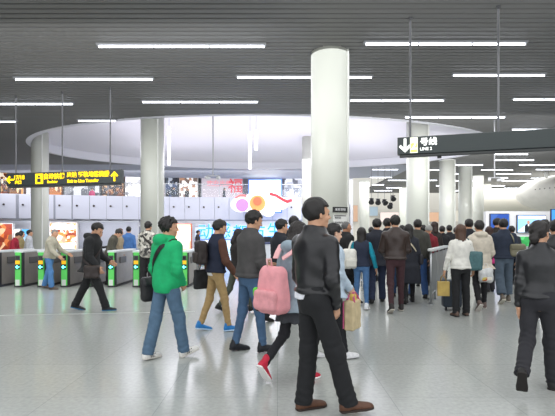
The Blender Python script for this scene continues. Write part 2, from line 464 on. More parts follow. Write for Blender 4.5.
    if eyes:
        for q in (-1, 1):
            mb = MB(); cc = g.hc + g.HM @ A(q * .031, .079, .003); cc = (cc + A(0, 0, g.z0)) * s
            bmesh.ops.create_uvsphere(mb.bm, u_segments=12, v_segments=8, radius=.0095 * s, matrix=Matrix.Translation(Vector([float(t) for t in cc])))
            mb.build('eye', mat('#2a1c16', rough=.2), b, True)
            mb = MB(); pts = [(g.hc + g.HM @ A(q * (.014 + .011 * t), .089 - .006 * t * t * .6 - .004 * t, .022 + .003 * math.sin(t * 1.2)) + A(0, 0, g.z0)) * s for t in range(4)]
            mb.tube([tuple(map(float, t)) for t in pts], .0038, 6).build('eyebrow', mat(hair_col, rough=.7), b, True)
    # ---- trousers / skirt
    R = dict(loose=(.092, .074, .068, .070), slim=(.086, .060, .054, .046), tight=(.083, .056, .052, .040), wide=(.096, .082, .080, .092))[legs]
    if fem and legs == 'loose': R = (.09, .068, .062, .066)
    def trou(P):
        Q = rel(P, 0, g.T); d = loft(Q, tab, off=.004); d = smax(d, Q[:, 2] - .10, .01)
        for k, (hip, kn, an, FM, so) in g.legs.items():
            sh_ = unit(an - kn)
            l1 = cap(P, hip, kn, R[0], R[1]) + limb_folds(P, hip, kn, .98, .0035)
            l2 = cap(P, kn, an + sh_ * .03, R[2] + .006, R[3]) + limb_folds(P, kn, an, .95, .0032) + limb_folds(P, kn, an, .05, .003)
            end = an + sh_ * (.035 if legs in ('loose', 'wide') else .005) - sh_ * cuff
            l2 = smax(l2, (P - end) @ sh_, .006)
            d = smin(d, smin(l1, l2, .03), .035)
        return d + folds(P, .0028 if legs in ('tight', 'slim') else .0045, 30, seed)
    L = np.array([j for q in g.legs.values() for j in (q[0], q[1], q[2])])
    tr = mesh_of('trousers' if legs != 'tight' else 'leggings', [fin(*surf(trou, np.minimum(L.min(0), [-.17, -.15, 9]) - .10, np.maximum(L.max(0), [.17, .15, .12]) + .10, h))], bot_m(bottom), b)
    if skirt:
        def sk(P):
            Q = rel(P, 0, g.T); d = loft(Q, [(skirt[0], .23, .19), (-.1, .195, .15), (.1, .16, .11), (.14, .15, .1)])
            return d + .008 * np.sin(np.arctan2(Q[:, 1], Q[:, 0]) * 9) * np.clip(-Q[:, 2] * 4, 0, 1)
        mesh_of('skirt', [fin(*surf(sk, A(-.3, -.3, skirt[0] - .05), A(.3, .3, .2), h))], cloth(skirt[1]), b)
    # ---- shoes
    for k, (hip, kn, an, FM, so) in g.legs.items():
        def shf(P):
            Q = rel(P, so, FM)
            d = loft(Q, [(a, w_, hh, c) for a, w_, hh, c in SHOE], ax=1)
            d = smin(d, cap(Q, (0, -.012, .05), (0, -.016, .10 if not hi_top else .15), .044, .042), .02)
            return smax(d, -(Q[:, 2] - .004), .004)
        so_ = np.abs(so)
        sh = mesh_of('shoe', [fin(*surf(shf, so - A(.12, .17, .14), so + A(.12, .27, .27), max(.006, h * .75)))], mat(shoe, rough=.6, var=.1, scale=40), b)
        def slf(P):
            Q = rel(P, so, FM); d = loft(Q * A(1, 1, .05), [(a, w_ + .004, .2, 0) for a, w_, hh, c in SHOE], ax=1)
            return smax(d, np.abs(Q[:, 2] - .010) - .010, .004)
        mesh_of('sole', [fin(*surf(slf, so - A(.12, .17, .14), so + A(.12, .27, .2), max(.006, h * .6)))], mat(sole, rough=.7), sh)
        if stripes:
            for q in (-1, 1):
                for yy in (.03, .055, .08):
                    mb = MB(); a_ = so + FM @ A(q * .041, yy - .012, .022); b_ = so + FM @ A(q * .032, yy + .012, .062)
                    mb.tube([tuple(map(float, (t + A(0, 0, g.z0)) * s)) for t in (a_, b_)], .005, 6).build('stripe', mat(stripes, rough=.6), sh)
    # ---- shirt showing below the jacket
    if shirt:
        mesh_of('shirt', [fin(*surf(lambda P: smax(loft(rel(P, 0, g.Tw), tab, off=.012), (hem - .05) - rel(P, 0, g.Tw)[:, 2], .01), A(-.3, -.3, hem - .1), A(.3, .3, .7), h))], cloth(shirt), b)
    # ---- top garment
    t2 = [list(r) for r in tab]
    t2 = [(z_, w_ + .004 * 0, dd_) for z_, w_, dd_ in t2]
    if hem < -.1:
        t2 = [(hem - .02, .215 + bulk, .175 + bulk), (-.12, .195 + bulk * .5, .15)] + [r for r in t2 if r[0] > -.08]
    off = .019 + bulk
    def torso(P):
        Q = rel(P, 0, g.Tw); d = loft(Q, t2, off=off)
        for q in (-1, 1): d = smin(d, cap(Q, (q * .03, -.008, .475), (q * (.125 if fem else .148), 0, .432), .060 + bulk * .6, .060 + bulk * .6), .04)
        if hem > -.1:
            d = smax(d, hem - Q[:, 2], .012)
            d = d + .006 * np.exp(-((Q[:, 2] - hem - .05) / .016) ** 2) - .006 * np.exp(-((Q[:, 2] - hem - .02) / .02) ** 2)
        if collar:
            d = smin(d, smax(loft(Q, [(.47, .085, .085, -.005), (.545, .066, .072, -.008), (.565, .064, .07, -.008)], off=.006), -.2 + 0 * d, .01), .02)
        if hood:
            d = smin(d, ell(Q, (0, -.105, .51), (.115, .075, .065)), .02); d = smin(d, ell(Q, (0, -.04, .52), (.105, .09, .035)), .02)
        return d + folds(P, .005, 24, seed + 1)
    def slv(k):
        S, E, Wr, dd = g.arms[k]
        ra = (.060, .053, .050, .040) if not fem else (.053, .046, .043, .036)
        ra = [q + bulk * .7 for q in ra]
        def f(P):
            a = cap(P, S, E, ra[0], ra[1]) + limb_folds(P, S, E, .95, .004)
            b_ = cap(P, E, Wr, ra[2], ra[3]) + limb_folds(P, E, Wr, .9, .0035)
            b_ = smax(b_, (P - Wr) @ dd - .004, .005)
            return smin(a, b_, .025) + folds(P, .003, 40, seed + 2)
        return f
    AJ = np.array([j for q in g.arms.values() for j in q[:3]])
    lo = np.minimum(AJ.min(0), [-.25, -.25, hem]) - .09; hi = np.maximum(AJ.max(0), [.25, .25, .6]) + .09
    if sleeve is None:
        fL, fR = slv('L'), slv('R')
        mesh_of(top_name, [fin(*surf(lambda P: smin(torso(P), smin(fL(P), fR(P), .01), .03), lo, hi, h))], top_m(top), b)
    else:
        mesh_of(top_name, [fin(*surf(torso, A(-.3, -.35, hem - .05), A(.3, .35, .7), h))], top_m(top), b)
        for k in 'LR':
            q = np.array(g.arms[k][:3])
            mesh_of('sleeve', [fin(*surf(slv(k), q.min(0) - .1, q.max(0) + .1, h))], top_m(sleeve), b)
    g.ob = b; g.X, g.Y, g.z, g.heading, g.tab, g.off, g.fem = X, Y, z, heading, tab, off, fem
    Rz = Matrix.Rotation(-heading * D2, 4, 'Z'); Tm = Matrix.Translation((X, Y, z)) @ Rz
    g.world = lambda p: Tm @ Vector([float(t) for t in (np.asarray(p, np.float32) + A(0, 0, g.z0)) * s])
    g.torso_pt = lambda p: g.world(g.Tw @ np.asarray(p, np.float32))
    return g

# ---------------------------------------------------------------- bags
def soft_box(name, size, r, m, parent, seed=1, taper=0., h=.01, amp=.004, loc=(0, 0, 0)):
    sx, sy, sz = [q / 2 for q in size]
    def f(P):
        Q = P.copy(); k = 1 - taper * (Q[:, 2] / sz) * .5; Q[:, 0] /= k; Q[:, 1] /= k
        return box(Q, (0, 0, 0), (sx, sy, sz), r) + folds(P, amp, 40, seed)
    v, q = surf(f, A(-sx, -sy, -sz) * 1.35 - .02, A(sx, sy, sz) * 1.35 + .02, h)
    return mesh_of(name, [(v + np.array(loc, np.float32), q)], m, parent)
def bag_root(name, g, p, label, cat, torso=False, yaw=0.):
    w_ = g.torso_pt(p) if torso else g.world(p)
    return empty(name, w_, -(g.heading + yaw) * D2, label, cat)
def strap_pts(g, sh_x, bag_l, front=True, n=9, out=.012):
    """points over the torso surface (torso frame) from shoulder to the bag attachment"""
    t = np.array([r[:3] for r in g.tab]); pts = []
    for i in range(n):
        u = i / (n - 1); z_ = .475 + (bag_l[2] - .475) * u; x_ = sh_x + (bag_l[0] - sh_x) * u
        Wd = np.interp(z_, t[:, 0], t[:, 1]) + g.off; Dp = np.interp(z_, t[:, 0], t[:, 2]) + g.off
        q = max(0., 1 - (x_ / Wd) ** 2) ** .5
        y_ = (Dp * q + out) * (1 if front else -1)
        if i == 0: y_ = (.02 if front else -.02); z_ += .045
        if i == n - 1: y_ = bag_l[1]
        pts.append((x_, y_, z_))
    return pts
def strap(g, root, sh_x, bag_l, m, wd=.016, both=True, name='strap'):
    """a band over the shoulder down the back and the front to the bag"""
    a = strap_pts(g, sh_x, bag_l, False); b = strap_pts(g, sh_x, bag_l, True)
    pts = (a[::-1] + b) if both else a
    inv = Matrix.Translation(root.location) @ Matrix.Rotation(root.rotation_euler.z, 4, 'Z'); inv = inv.inverted()
    wp = [inv @ g.torso_pt(p) for p in pts]
    mb = MB()
    vv = []
    for i, p in enumerate(pts):
        d = Vector(pts[min(i + 1, len(pts) - 1)]) - Vector(pts[max(i - 1, 0)]); nrm = Vector((p[0], p[1] * 1.6, .0)) if abs(p[2] - .52) > .02 else Vector((0, 0, 1))
        wdt = d.cross(nrm); wdt = wdt.normalized() * wd if wdt.length > 1e-6 else Vector((wd, 0, 0))
        q0 = inv @ g.torso_pt(p); q1 = inv @ g.torso_pt((p[0] + wdt.x, p[1] + wdt.y, p[2] + wdt.z)); vv.append(q1 - q0)
    for i in range(1, len(vv)):
        if vv[i].dot(vv[i - 1]) < 0: vv[i] = -vv[i]
    mb.ribbon(wp, vv, .006).build(name, m, root)

# ---------------------------------------------------------------- the hall: floor, ceiling, atrium, walls
def floor_mat():
    m = bpy.data.materials.new('polished_stone_floor'); m.use_nodes = True; nt = m.node_tree; b = nt.nodes['Principled BSDF']
    tc = nt.nodes.new('ShaderNodeTexCoord')
    br = nt.nodes.new('ShaderNodeTexBrick'); br.offset = 0; br.inputs['Scale'].default_value = 1
    br.inputs['Brick Width'].default_value = 1.0; br.inputs['Row Height'].default_value = 1.0
    br.inputs['Mortar Size'].default_value = .004; br.inputs['Mortar Smooth'].default_value = .3
    br.inputs['Color1'].default_value = lin('#adb0ac'); br.inputs['Color2'].default_value = lin('#aaada9'); br.inputs['Mortar'].default_value = lin('#989c99')
    nt.links.new(tc.outputs['Object'], br.inputs['Vector'])
    n = nt.nodes.new('ShaderNodeTexNoise'); n.inputs['Scale'].default_value = 26; n.inputs['Detail'].default_value = 6; nt.links.new(tc.outputs['Object'], n.inputs['Vector'])
    n2 = nt.nodes.new('ShaderNodeTexNoise'); n2.inputs['Scale'].default_value = .5; nt.links.new(tc.outputs['Object'], n2.inputs['Vector'])
    mx = nt.nodes.new('ShaderNodeMix'); mx.data_type = 'RGBA'; mx.blend_type = 'OVERLAY'; mx.inputs[0].default_value = .22
    nt.links.new(br.outputs['Color'], mx.inputs[6]); nt.links.new(n.outputs['Fac'], mx.inputs[7])
    nt.links.new(mx.outputs[2], b.inputs['Base Color'])
    mr = nt.nodes.new('ShaderNodeMapRange'); mr.inputs['To Min'].default_value = .13; mr.inputs['To Max'].default_value = .24
    nt.links.new(n2.outputs['Fac'], mr.inputs[0]); nt.links.new(mr.outputs[0], b.inputs['Roughness'])
    b.inputs['Specular IOR Level'].default_value = .55
    return m
struct(MB().box((3, 24, -.05), (66, 62, .1)).build('floor', floor_mat()))
struct(MB().box((-7.5, GY(319), .002), (12, .035, .006), rz=.12).build('trim_1', mat('#babdb9', rough=.4)))

EC = (-.8, 24.2); EA, EB = 11.8, 7.0
def spans(y, xl=-28., xr=34.):
    """slat x-ranges at depth y, leaving out the oval opening and the plain soffit"""
    out = []; u = (y - EC[1]) / EB
    if y > 29.5: xl = 9.2
    um = max(0, abs(u) - .016)
    if um < 1:
        hw = EA * math.sqrt(1 - um * um) + .06
        if EC[0] - hw > xl: out.append((xl, EC[0] - hw))
        out.append((max(xl, EC[0] + hw), xr))
    else: out.append((xl, xr))
    return out
sl, bk = MB(), MB(); y = .0
while y < 50:
    for a, b_ in spans(y):
        a += .0; sl.box(((a + b_) / 2, y, CEIL + .025), (b_ - a, .15, .05))
        bk.box(((a + b_) / 2, y, CEIL + .13), (b_ - a, .21, .02))
    y += .2
struct(sl.build('ceiling', mat('#727271', rough=.6, metal=.0)))
struct(bk.build('ceiling_backing', mat('#454547', rough=.8)))
# plain soffit over the concourse side behind the oval
mb = MB(); N = 64; ring = []
for i in range(N + 1):
    x = -28 + 37.2 * i / N; u = (x - EC[0]) / EA
    y0 = EC[1] + EB * math.sqrt(1 - u * u) if abs(u) < 1 else 29.5
    ring.append((x, max(y0, 29.5 if abs(u) > .6 else y0)))
for (x0, y0), (x1, y1) in zip(ring, ring[1:]):
    vs = [mb.bm.verts.new(p) for p in ((x0, y0, CEIL), (x1, y1, CEIL), (x1, max(y1, 37 - .0085 * x1 * x1), CEIL), (x0, max(y0, 37 - .0085 * x0 * x0), CEIL))]; mb.bm.faces.new(vs)
    vs = [mb.bm.verts.new(p) for p in ((x0, y0, CEIL + .1), (x1, y1, CEIL + .1), (x1, max(y1, 37 - .0085 * x1 * x1), CEIL + .1), (x0, max(y0, 37 - .0085 * x0 * x0), CEIL + .1))]; mb.bm.faces.new(vs)
struct(mb.build('ceiling_soffit', mat('#9b9eab', rough=.6)))
# oval upstand and shallow dome
def ellipse_pt(t, k, z): return (EC[0] + EA * k * math.cos(t), EC[1] + EB * k * math.sin(t), z)
mb = MB(); n = 128; prof = [(1.0, CEIL - .03), (1.0, CEIL + .42), (1.025, CEIL + .42), (1.025, CEIL - .03)]
rs = [[mb.bm.verts.new(ellipse_pt(2 * PI * k / n, r, z)) for k in range(n)] for r, z in prof]
for a, b_ in zip(rs, rs[1:] + rs[:1]):
    for k in range(n): mb.bm.faces.new((a[k], a[(k + 1) % n], b_[(k + 1) % n], b_[k]))
struct(mb.build('trim_2', mat('#dcdce4', rough=.4), smooth=False))
mb = MB(); rs = []
for j in range(14):
    k = 1.015 * (1 - j / 13) + .001; z = CEIL + .40 + 1.0 * max(0, 1 - (k / 1.016) ** 2.2)
    rs.append([mb.bm.verts.new(ellipse_pt(2 * PI * q / n, k, z)) for q in range(n)])
for a, b_ in zip(rs, rs[1:]):
    for k in range(n): mb.bm.faces.new((a[k], a[(k + 1) % n], b_[(k + 1) % n], b_[k]))
struct(mb.build('ceiling_dome', mat('#e9e6ef', rough=.7), smooth=True))

struct(MB().box((-28.1, 24, 4), (.2, 60, 9)).build('wall_left', mat('#c9c8cc')))
struct(MB().box((34.1, 24, 4), (.2, 60, 9)).build('wall_right', mat('#c9c8c4')))
struct(MB().box((3, 52.1, 4), (62, .2, 9)).build('wall_back', mat('#dedad0', rough=.6)))

# round white columns: px centre, px width, distance
COLS = [(330, 38, 11.35, 'thick white column nearest the camera, standing in mid hall'),
        (152.5, 23, 18.1, 'white column in front of the patterned-jacket traveller at the gates'),
        (40, 16, 22.6, 'white column behind the hanging yellow sign at far left'),
        (417.5, 21.5, 19.4, 'white column directly below the line 2 sign arrow'),
        (447, 15, 27.8, 'second white column in the row running back under the dark sign'),
        (465, 12.5, 30, 'third white column in the row running back under the dark sign'),
        (478, 9.6, 35, 'fourth and slimmer-looking white column in the receding row'),
        (486.5, 8, 41, 'farthest white column at the right end of the receding row'),
        (364.3, 9.6, 39, 'distant white column just right of the thick front column'),
        (404, 9, 44, 'distant white column half hidden behind the column under the line 2 sign'),
        (308, 12, 27, 'white column peeking out left of the thick front column')]
for px, wd, Y, lab in COLS:
    r = wd / 2 / F * Y; inside = ((PX(px, Y) - EC[0]) / EA) ** 2 + ((Y - EC[1]) / EB) ** 2 < 1
    kk = math.hypot((PX(px, Y) - EC[0]) / EA, (Y - EC[1]) / EB)
    top = CEIL + .45 + 1.0 * max(0, 1 - (kk / 1.016) ** 2.2) if inside else CEIL + .05
    e = empty('column', (PX(px, Y), Y, 0), 0, lab, 'column')
    MB().lathe([(r, .16), (r, top)], n=48).build('shaft', mat('#d0d2c8', rough=.35, coat=.2), e, True)
    MB().lathe([(r + .02, 0), (r + .02, .15), (r + .005, .165)], n=48).build('base_ring', mat('#9a9c9c', rough=.3, metal=.8), e)
    if not inside and px != 330: MB().lathe([(r + .015, top - .10), (r + .018, top - .09), (r + .018, top - .06)], n=48).build('top_ring', mat('#e2e2de', rough=.4), e)
    a = 0.98 if px > 300 else .7
    MB().box((r * math.sin(a) + .01, -r * math.cos(a) - .01, top / 2 + .1), (.05, .05, top - .3), rz=a, bevel=.01).build('cover_strip', mat('#e4e5e0', rough=.4), e)

# ---------------------------------------------------------------- ceiling lamps
TUBE = mat('#f2f6ff', emit=5.0, rough=.4); TRAY = mat('#8d8f92', rough=.5)
def lamp(x0, x1, y, lab=None, group=None):
    Y = CY(y); X0, X1 = PX(x0, Y), PX(x1, Y); Lg = X1 - X0; nn = max(1, round(Lg / 1.25))
    e = empty('strip_light', ((X0 + X1) / 2, Y, CEIL - .062), 0, lab, 'light', group)
    MB().box((0, 0, .035), (Lg + .06, .14, .05), bevel=.008).build('tray', TRAY, e)
    for i in range(nn):
        c = -Lg / 2 + Lg * (i + .5) / nn
        MB().tube([(c - Lg / nn / 2 + .02, 0, -.015), (c + Lg / nn / 2 - .02, 0, -.015)], .022, 8).build('tube', TUBE, e, True)
L_ = [(98, 265, 43.5, 'long strip light nearest the camera on the left half of the ceiling'),
      (365, 526, 41, 'long strip light just above the dark line 2 sign, nearest on the right'),
      (15, 153, 77, 'strip light crossing the left ceiling, in the second row'),
      (237, 372, 75, 'strip light passing behind the top of the thick front column'),
      (453, 545, 73, 'two-tube strip light at upper right, in the second row'),
      (-40, 73, 102, 'strip light running out of the left edge above the yellow sign'),
      (142, 258, 100, 'strip light just in front of the oval opening rim'),
      (350, 444, 98.5, 'strip light right of the thick column, third row'),
      (513, 575, 97.5, 'strip light running out of the right edge, third row'),
      (405, 505, 115.5, 'strip light behind the line 2 sign hanger rods, fourth row'),
      (-45, 17, 120, 'strip light at far left edge just left of the oval opening'),
      (78, 116, 119, 'short strip light touching the left rim of the oval opening'),
      (512, 546, 128, 'short strip light right of the oval opening above the dark sign'),
      ]
for a, b_, y, lab in L_: lamp(a, b_, y, lab)
far = [(495, 528, 153), (495, 534, 159), (519, 570, 164), (455, 483, 164), (481, 513, 169), (425, 445, 169), (496, 531, 173), (531, 580, 177.5), (440, 470, 173),
       (498, 531, 180), (388, 406, 179.5), (425, 437, 179.5), (452, 478, 180), (370, 392, 176.5), (494, 508, 177), (372, 384, 184), (386, 402, 187), (436, 452, 185), (488, 505, 185), (504, 524, 187.5), (462, 474, 187.5), (536, 556, 168.5), (372, 398, 168.5), (374, 392, 190), (450, 466, 190)]
for a, b_, y in far: lamp(a, b_, y, 'short strip light in the distant rows of the slatted ceiling beyond the columns', 'distant strip lights')
# glowing rods hanging in the oval opening
for px, y0, y1, Y, lab in ((169, 127, 165, 21, 'glowing white rod pendant in the opening beside the left column'), (250, 132, 169, 20.5, 'long glowing rod pendant, left of the pair in mid opening'), (256, 130, 150, 22, 'short glowing rod pendant, right of the pair in mid opening')):
    e = empty('rod_pendant', (PX(px, Y), Y, PZ(y1, Y)), 0, lab, 'light'); hgt = PZ(y0, Y) - PZ(y1, Y)
    MB().tube([(0, 0, 0), (0, 0, hgt)], .07, 12).build('rod', mat('#f6f6ff', emit=2.2), e, True)
    MB().tube([(0, 0, hgt), (0, 0, hgt + 7.3 - PZ(y0, Y))], .008, 6).build('cord', mat('#b0b0b4'), e)

# ---------------------------------------------------------------- hanging signs
def hang_sign(name, p0, p1, z0, z1, lab, rods, th=.16):
    """board between ground points p0 and p1 (left, right), hung on rods (fractions along it)"""
    a, b_ = Vector((*p0, 0)), Vector((*p1, 0)); Lg = (b_ - a).length; rz = math.atan2(b_.y - a.y, b_.x - a.x)
    e = empty(name, (a.x, a.y, z0), rz, lab, 'sign')
    MB().box((Lg / 2, 0, (z1 - z0) / 2), (Lg, th, z1 - z0), bevel=.01).build('board', mat('#2b3434', rough=.35), e)
    MB().box((Lg / 2, 0, -.03), (Lg * .98, th * .7, .05), bevel=.01).build('bottom_rail', mat('#3a3d3d', rough=.5), e)
    for f in rods:
        MB().tube([(Lg * f, 0, z1 - z0), (Lg * f, 0, CEIL - z0 + .02)], .022, 8).build('rod', mat('#5c5d60', rough=.4, metal=.5), e)
        MB().lathe([(.05, CEIL - z0 - .03), (.05, CEIL - z0 + .01)], c=(Lg * f, 0, 0), n=12).build('rod_flange', mat('#5c5d60', rough=.4), e)
    return e, Lg
YEL = mat('#ffd400', emit=.9); WHT = mat('#f4f7f2', emit=.9)
Yl, Yr = 14.9, 13.9
s1, Lg = hang_sign('direction_sign', (PX(8.5, Yl), Yl), (PX(122.5, Yr), Yr), 3.02, 3.44, 'long dark sign with yellow exit directions hanging in front of the left column', (.07, .49, .90))
S = Lg / 114.0; fy = -.085
def st(px, body, size, z, par=s1, m=None, scale=S, x0=8.5, bold=.006): return text_mesh('lettering', body, size, m or YEL, par, ((px - x0) * scale, fy, z), bold=bold)
def arrow(par, c, s, ang, m, name='arrow'):
    P_ = [(0, .5), (.42, .08), (.30, -.06), (.09, .16), (.09, -.5), (-.09, -.5), (-.09, .16), (-.30, -.06), (-.42, .08)]
    ca, sa = math.cos(ang), math.sin(ang)
    pts = [(c[0] + s * (x * ca - z * sa), fy, c[1] + s * (x * sa + z * ca)) for x, z in P_]
    return MB().poly(pts, (0, -.012, 0)).build(name, m, par)
arrow(s1, ((12.5 - 8.5) * S, .21), .30, PI / 2, YEL)
st(16, '17/18', .19, .27); st(17.5, '出口', .13, .11)
mb = MB(); mb.box(((42.8 - 8.5) * S, fy, .21), (.29, .012, .33), bevel=.003); mb.build('pictogram_panel', YEL, s1)
MB().lathe([(.04, -.01), (.04, .01)], n=16).build('pictogram', mat('#2b3434'), s1, loc=((42.8 - 8.5) * S, fy - .012, .28)).rotation_euler = (PI / 2, 0, 0)
MB().box(((42.8 - 8.5) * S, fy - .01, .16), (.13, .012, .12), bevel=.004).build('pictogram', mat('#2b3434'), s1)
st(47, '自动扶梯', .20, .265); st(51, 'Escalator', .105, .10)
st(70.5, '出站 轻轨地铁换乘', .185, .29); st(98, '6~12', .21, .28); st(71, 'Exit to Line Transfer', .135, .10)
arrow(s1, ((116.5 - 8.5) * S, .21), .31, 0, YEL)

Yl, Yr = 9.55, 9.05
s2, Lg2 = hang_sign('direction_sign', (PX(397.5, Yl), Yl), (PX(640, 8.3), 8.3), 3.12, 3.48, 'dark sign board with white down arrow and line 2 label over the queue', (.06, .45, .80))
S2 = .0212; fy = -.085
arrow(s2, ((404.8 - 397.5) * S2, .18), .29, PI, WHT)
MB().box(((413.2 - 397.5) * S2, fy, .18), (.15, .012, .32), bevel=.003).build('line_panel', mat('#f1f7dc', emit=.8), s2)
MB().box(((413.2 - 397.5) * S2, fy - .006, .13), (.13, .012, .19), bevel=.003).build('line_panel', mat('#b4dc6a', emit=.8), s2)
text_mesh('numeral', '2', .25, WHT, s2, ((413.2 - 397.5) * S2, fy - .013, .17), align='CENTER', bold=.004)
text_mesh('lettering', '号线', .17, WHT, s2, ((418.8 - 397.5) * S2, fy, .23), bold=.004)
text_mesh('lettering', 'LINE 2', .085, WHT, s2, ((418.8 - 397.5) * S2, fy, .09), bold=.002)
MB().lathe([(.04, 0), (.045, .05), (.02, .07)], n=12).build('sensor', mat('#1c1e1e'), s2, loc=((437 - 397.5) * S2, 0, -.1))

# hanging cameras on drop rods
def drop_camera(px, y0, y1, Y, lab):
    z1 = PZ(y1, Y); top = 6.5 if px < 300 else CEIL + .05
    e = empty('security_camera', (PX(px, Y), Y, z1), 0, lab, 'camera')
    MB().tube([(0, 0, .1), (0, 0, top - z1)], .025, 8).build('rod', mat('#a7a8ab', rough=.4), e)
    MB().box((0, 0, .09), (.5, .05, .04)).build('arm', mat('#a7a8ab'), e)
    for s in (-1, 1):
        c = MB(); c.box((s * .22, -.05, .0), (.10, .28, .10), bevel=.02, rot=Matrix.Translation((0, 0, 0)) @ Matrix.Rotation(s * .5, 4, 'Z')); c.build('camera_body', mat('#d7d8da'), e)
        MB().tube([(s * .22, 0, .04), (s * .22, 0, .09)], .015, 6).build('bracket', mat('#888888'), e)
drop_camera(213, 112, 178, 18.5, 'pair of security cameras on a thin rod hanging in the oval opening')
drop_camera(494.5, 150, 180, 18, 'pair of security cameras on a thin rod below the dark sign at right')

# ---------------------------------------------------------------- mezzanine
def MY(x): return 37.3 - .0085 * x * x
fas = MB(); xs = np.arange(-28, 6.01, 1.2)
for x0, x1 in zip(xs, xs[1:]):
    a, b_ = Vector((x0 + .012, MY(x0), 0)), Vector((x1 - .012, MY(x1), 0)); c = (a + b_) / 2
    rz = math.atan2(b_.y - a.y, b_.x - a.x); fas.box((c.x, c.y + .06, 3.56), ((b_ - a).length, .12, 1.86), rz=rz, bevel=.012)
fascia = struct(fas.build('trim_3', mat('#d0d2e2', rough=.35)))
fas = MB()
for x0, x1 in zip(xs, xs[1:]):
    c = Vector(((x0 + x1) / 2, (MY(x0) + MY(x1)) / 2)); fas.box((c.x, c.y + .25, 3.5), (1.25, .2, 1.9))
struct(fas.build('trim_4', mat('#9a9dab')))
for x in xs[1:-1]:
    c = MB().lathe([(.0, -.03), (.075, -.03), (.075, .03)], n=14).build('fascia_spotlight', mat('#3b302c', rough=.4), fascia, loc=(float(x) + .35, MY(x) - .02, 3.66)); c.rotation_euler = (PI / 2, 0, 0)
sb = MB(); sb.box((-11, 41, 3.775), (34, 7.4, .25)).box((-11, 40.3, 2.7), (34, 5.4, .1)); struct(sb.build('floor_mezzanine', mat('#b9bac2')))
struct(MB().box((-11, 46, 5.8), (34, .2, 4.2)).build('wall_mezzanine', mat('#8f8c92')))
struct(MB().box((-11, 41, 1.35), (34, .2, 2.7)).build('wall_shops', mat('#dfe0ea')))
struct(MB().box((6.1, 41.7, 3.9), (.2, 9.4, 7.8)).build('wall_side', mat('#cfcfd2')))
sb = MB(); sb.box((-11, 38.5, 7.85), (34.4, 15, .1)).box((-11, 31.75, 7.0), (34.4, .1, 1.6)); struct(sb.build('ceiling_mezzanine', mat('#8f929c')))
# glass railing
for k, (a, b_) in enumerate(((-28, -16.4), (-16.4, -4.8), (-4.8, 6))):
    e = empty('glass_railing', (a, MY((a + b_) / 2) , 4.5), 0, ['glass railing on the mezzanine edge behind the yellow sign', 'glass railing on the mezzanine edge between the left columns', 'glass railing on the mezzanine edge beside the large screen'][k], 'railing')
    n_ = 8; stp = (b_ - a) / n_
    pts = [(a + stp * i, MY(a + stp * i) + .1) for i in range(n_ + 1)]; oy = e.location.y
    MB().tube([(x - a, y - oy, 1.05) for x, y in pts], .035, 8).build('handrail', mat('#c9ccd2', rough=.25, metal=.8), e, True)
    for (x0, y0), (x1, y1) in zip(pts, pts[1:]):
        MB().box((((x0 + x1) / 2 - a), (y0 + y1) / 2 - oy, .52), (stp - .1, .015, .9), rz=math.atan2(y1 - y0, x1 - x0)).build('glass_panel', mat('#dfe8ef', rough=.05, alpha=.07), e)
        MB().box((x0 - a, y0 - oy, .5), (.05, .05, 1.05)).build('post', mat('#8b8e96', rough=.3, metal=.7), e)

def unit_box(name, px0, px1, Y, z0, z1, m, lab, cat, frame='#d9d9dd', depth=.3, sill=None):
    """framed lit board or shop window"""
    X0, X1 = PX(px0, Y), PX(px1, Y); W_ = X1 - X0; H_ = z1 - z0
    e = empty(name, ((X0 + X1) / 2, Y, z0), 0, lab, cat)
    MB().box((0, depth / 2, H_ / 2), (W_, depth, H_), bevel=.02).build('case', mat(frame, rough=.4), e)
    MB().box((0, -.02, H_ / 2), (W_ - .16, .05, H_ - .16)).build('face', m, e)
    return e
goods1 = mix_mat(['#5d2b18', '#b5742f', '#e9c188', '#7a3a20', '#fff1dc', '#c9552c', '#3a1c14'], 2.6, emit=.6)  # goods colours also glow, standing in for shop lighting
goods2 = mix_mat(['#f6ead7', '#d98a4a', '#8a3b2a', '#f3d2b0', '#ffffff', '#b0623a', '#f0a878'], 4.5, emit=.38)
unit_box('food_poster', -14, 13, 39, .0, 2.4, mix_mat(['#7b2315', '#a03a1e', '#5a1f14', '#e8c39a', '#c76a2c'], 2.4, emit=.3, kind='round'), 'brown and red food advertisement board at the far left shops', 'board')
unit_box('menu_board', 13.5, 20, 39, .0, 1.9, mat('#f5f0e4', emit=.8), 'plain cream lit menu board left of the blue poster', 'board')
unit_box('blue_poster', 19, 30, 40.58, .75, 1.95, mix_mat(['#3f9fe0', '#62b8ef', '#2a80c8', '#bfe4fa'], .9, emit=.8, kind='round'), 'small blue poster on the shop wall left of the white column', 'poster')
e = unit_box('snack_shop', 49.5, 77, 39, .0, 2.45, goods2, 'brightly lit snack shop front right of the white column', 'shop', frame='#e6e0dc')
MB().box((0, -.1, 2.05), (1.9, .12, .42), bevel=.02).build('sign_panel', mat('#fff6f2', emit=.6), e); MB().box((-.2, -.14, 1.1), (.85, .1, 1.0), bevel=.02).build('picture', mix_mat(['#f0b080', '#8a3b2a', '#ffe9c8', '#d9773a'], 2.4, emit=.8, kind='round'), e)
MB().box((.3, -.14, .45), (1.3, .1, .5)).build('picture', mat('#fffaf2', emit=.6), e)
sh = empty('roller_shutter', (PX(109, 39.5), 39.5, 0), 0, 'wide grey roller shutter closing a shop behind the gates', 'shutter')
mb = MB(); Wd = PX(137, 39.5) - PX(79, 39.5)
for i in range(25): mb.box((0, 0, .05 + i * .1), (Wd, .05, .092), bevel=.01)
mb.build('slats', mat('#a3a6b4', rough=.5), sh); MB().box((0, .02, 2.55), (Wd + .2, .25, .12)).build('housing', mat('#a5a8b2'), sh)
for s in (-1, 1): MB().box((s * (Wd / 2 + .05), 0, 1.25), (.1, .12, 2.5)).build('guide_rail', mat('#a5a8b2'), sh)
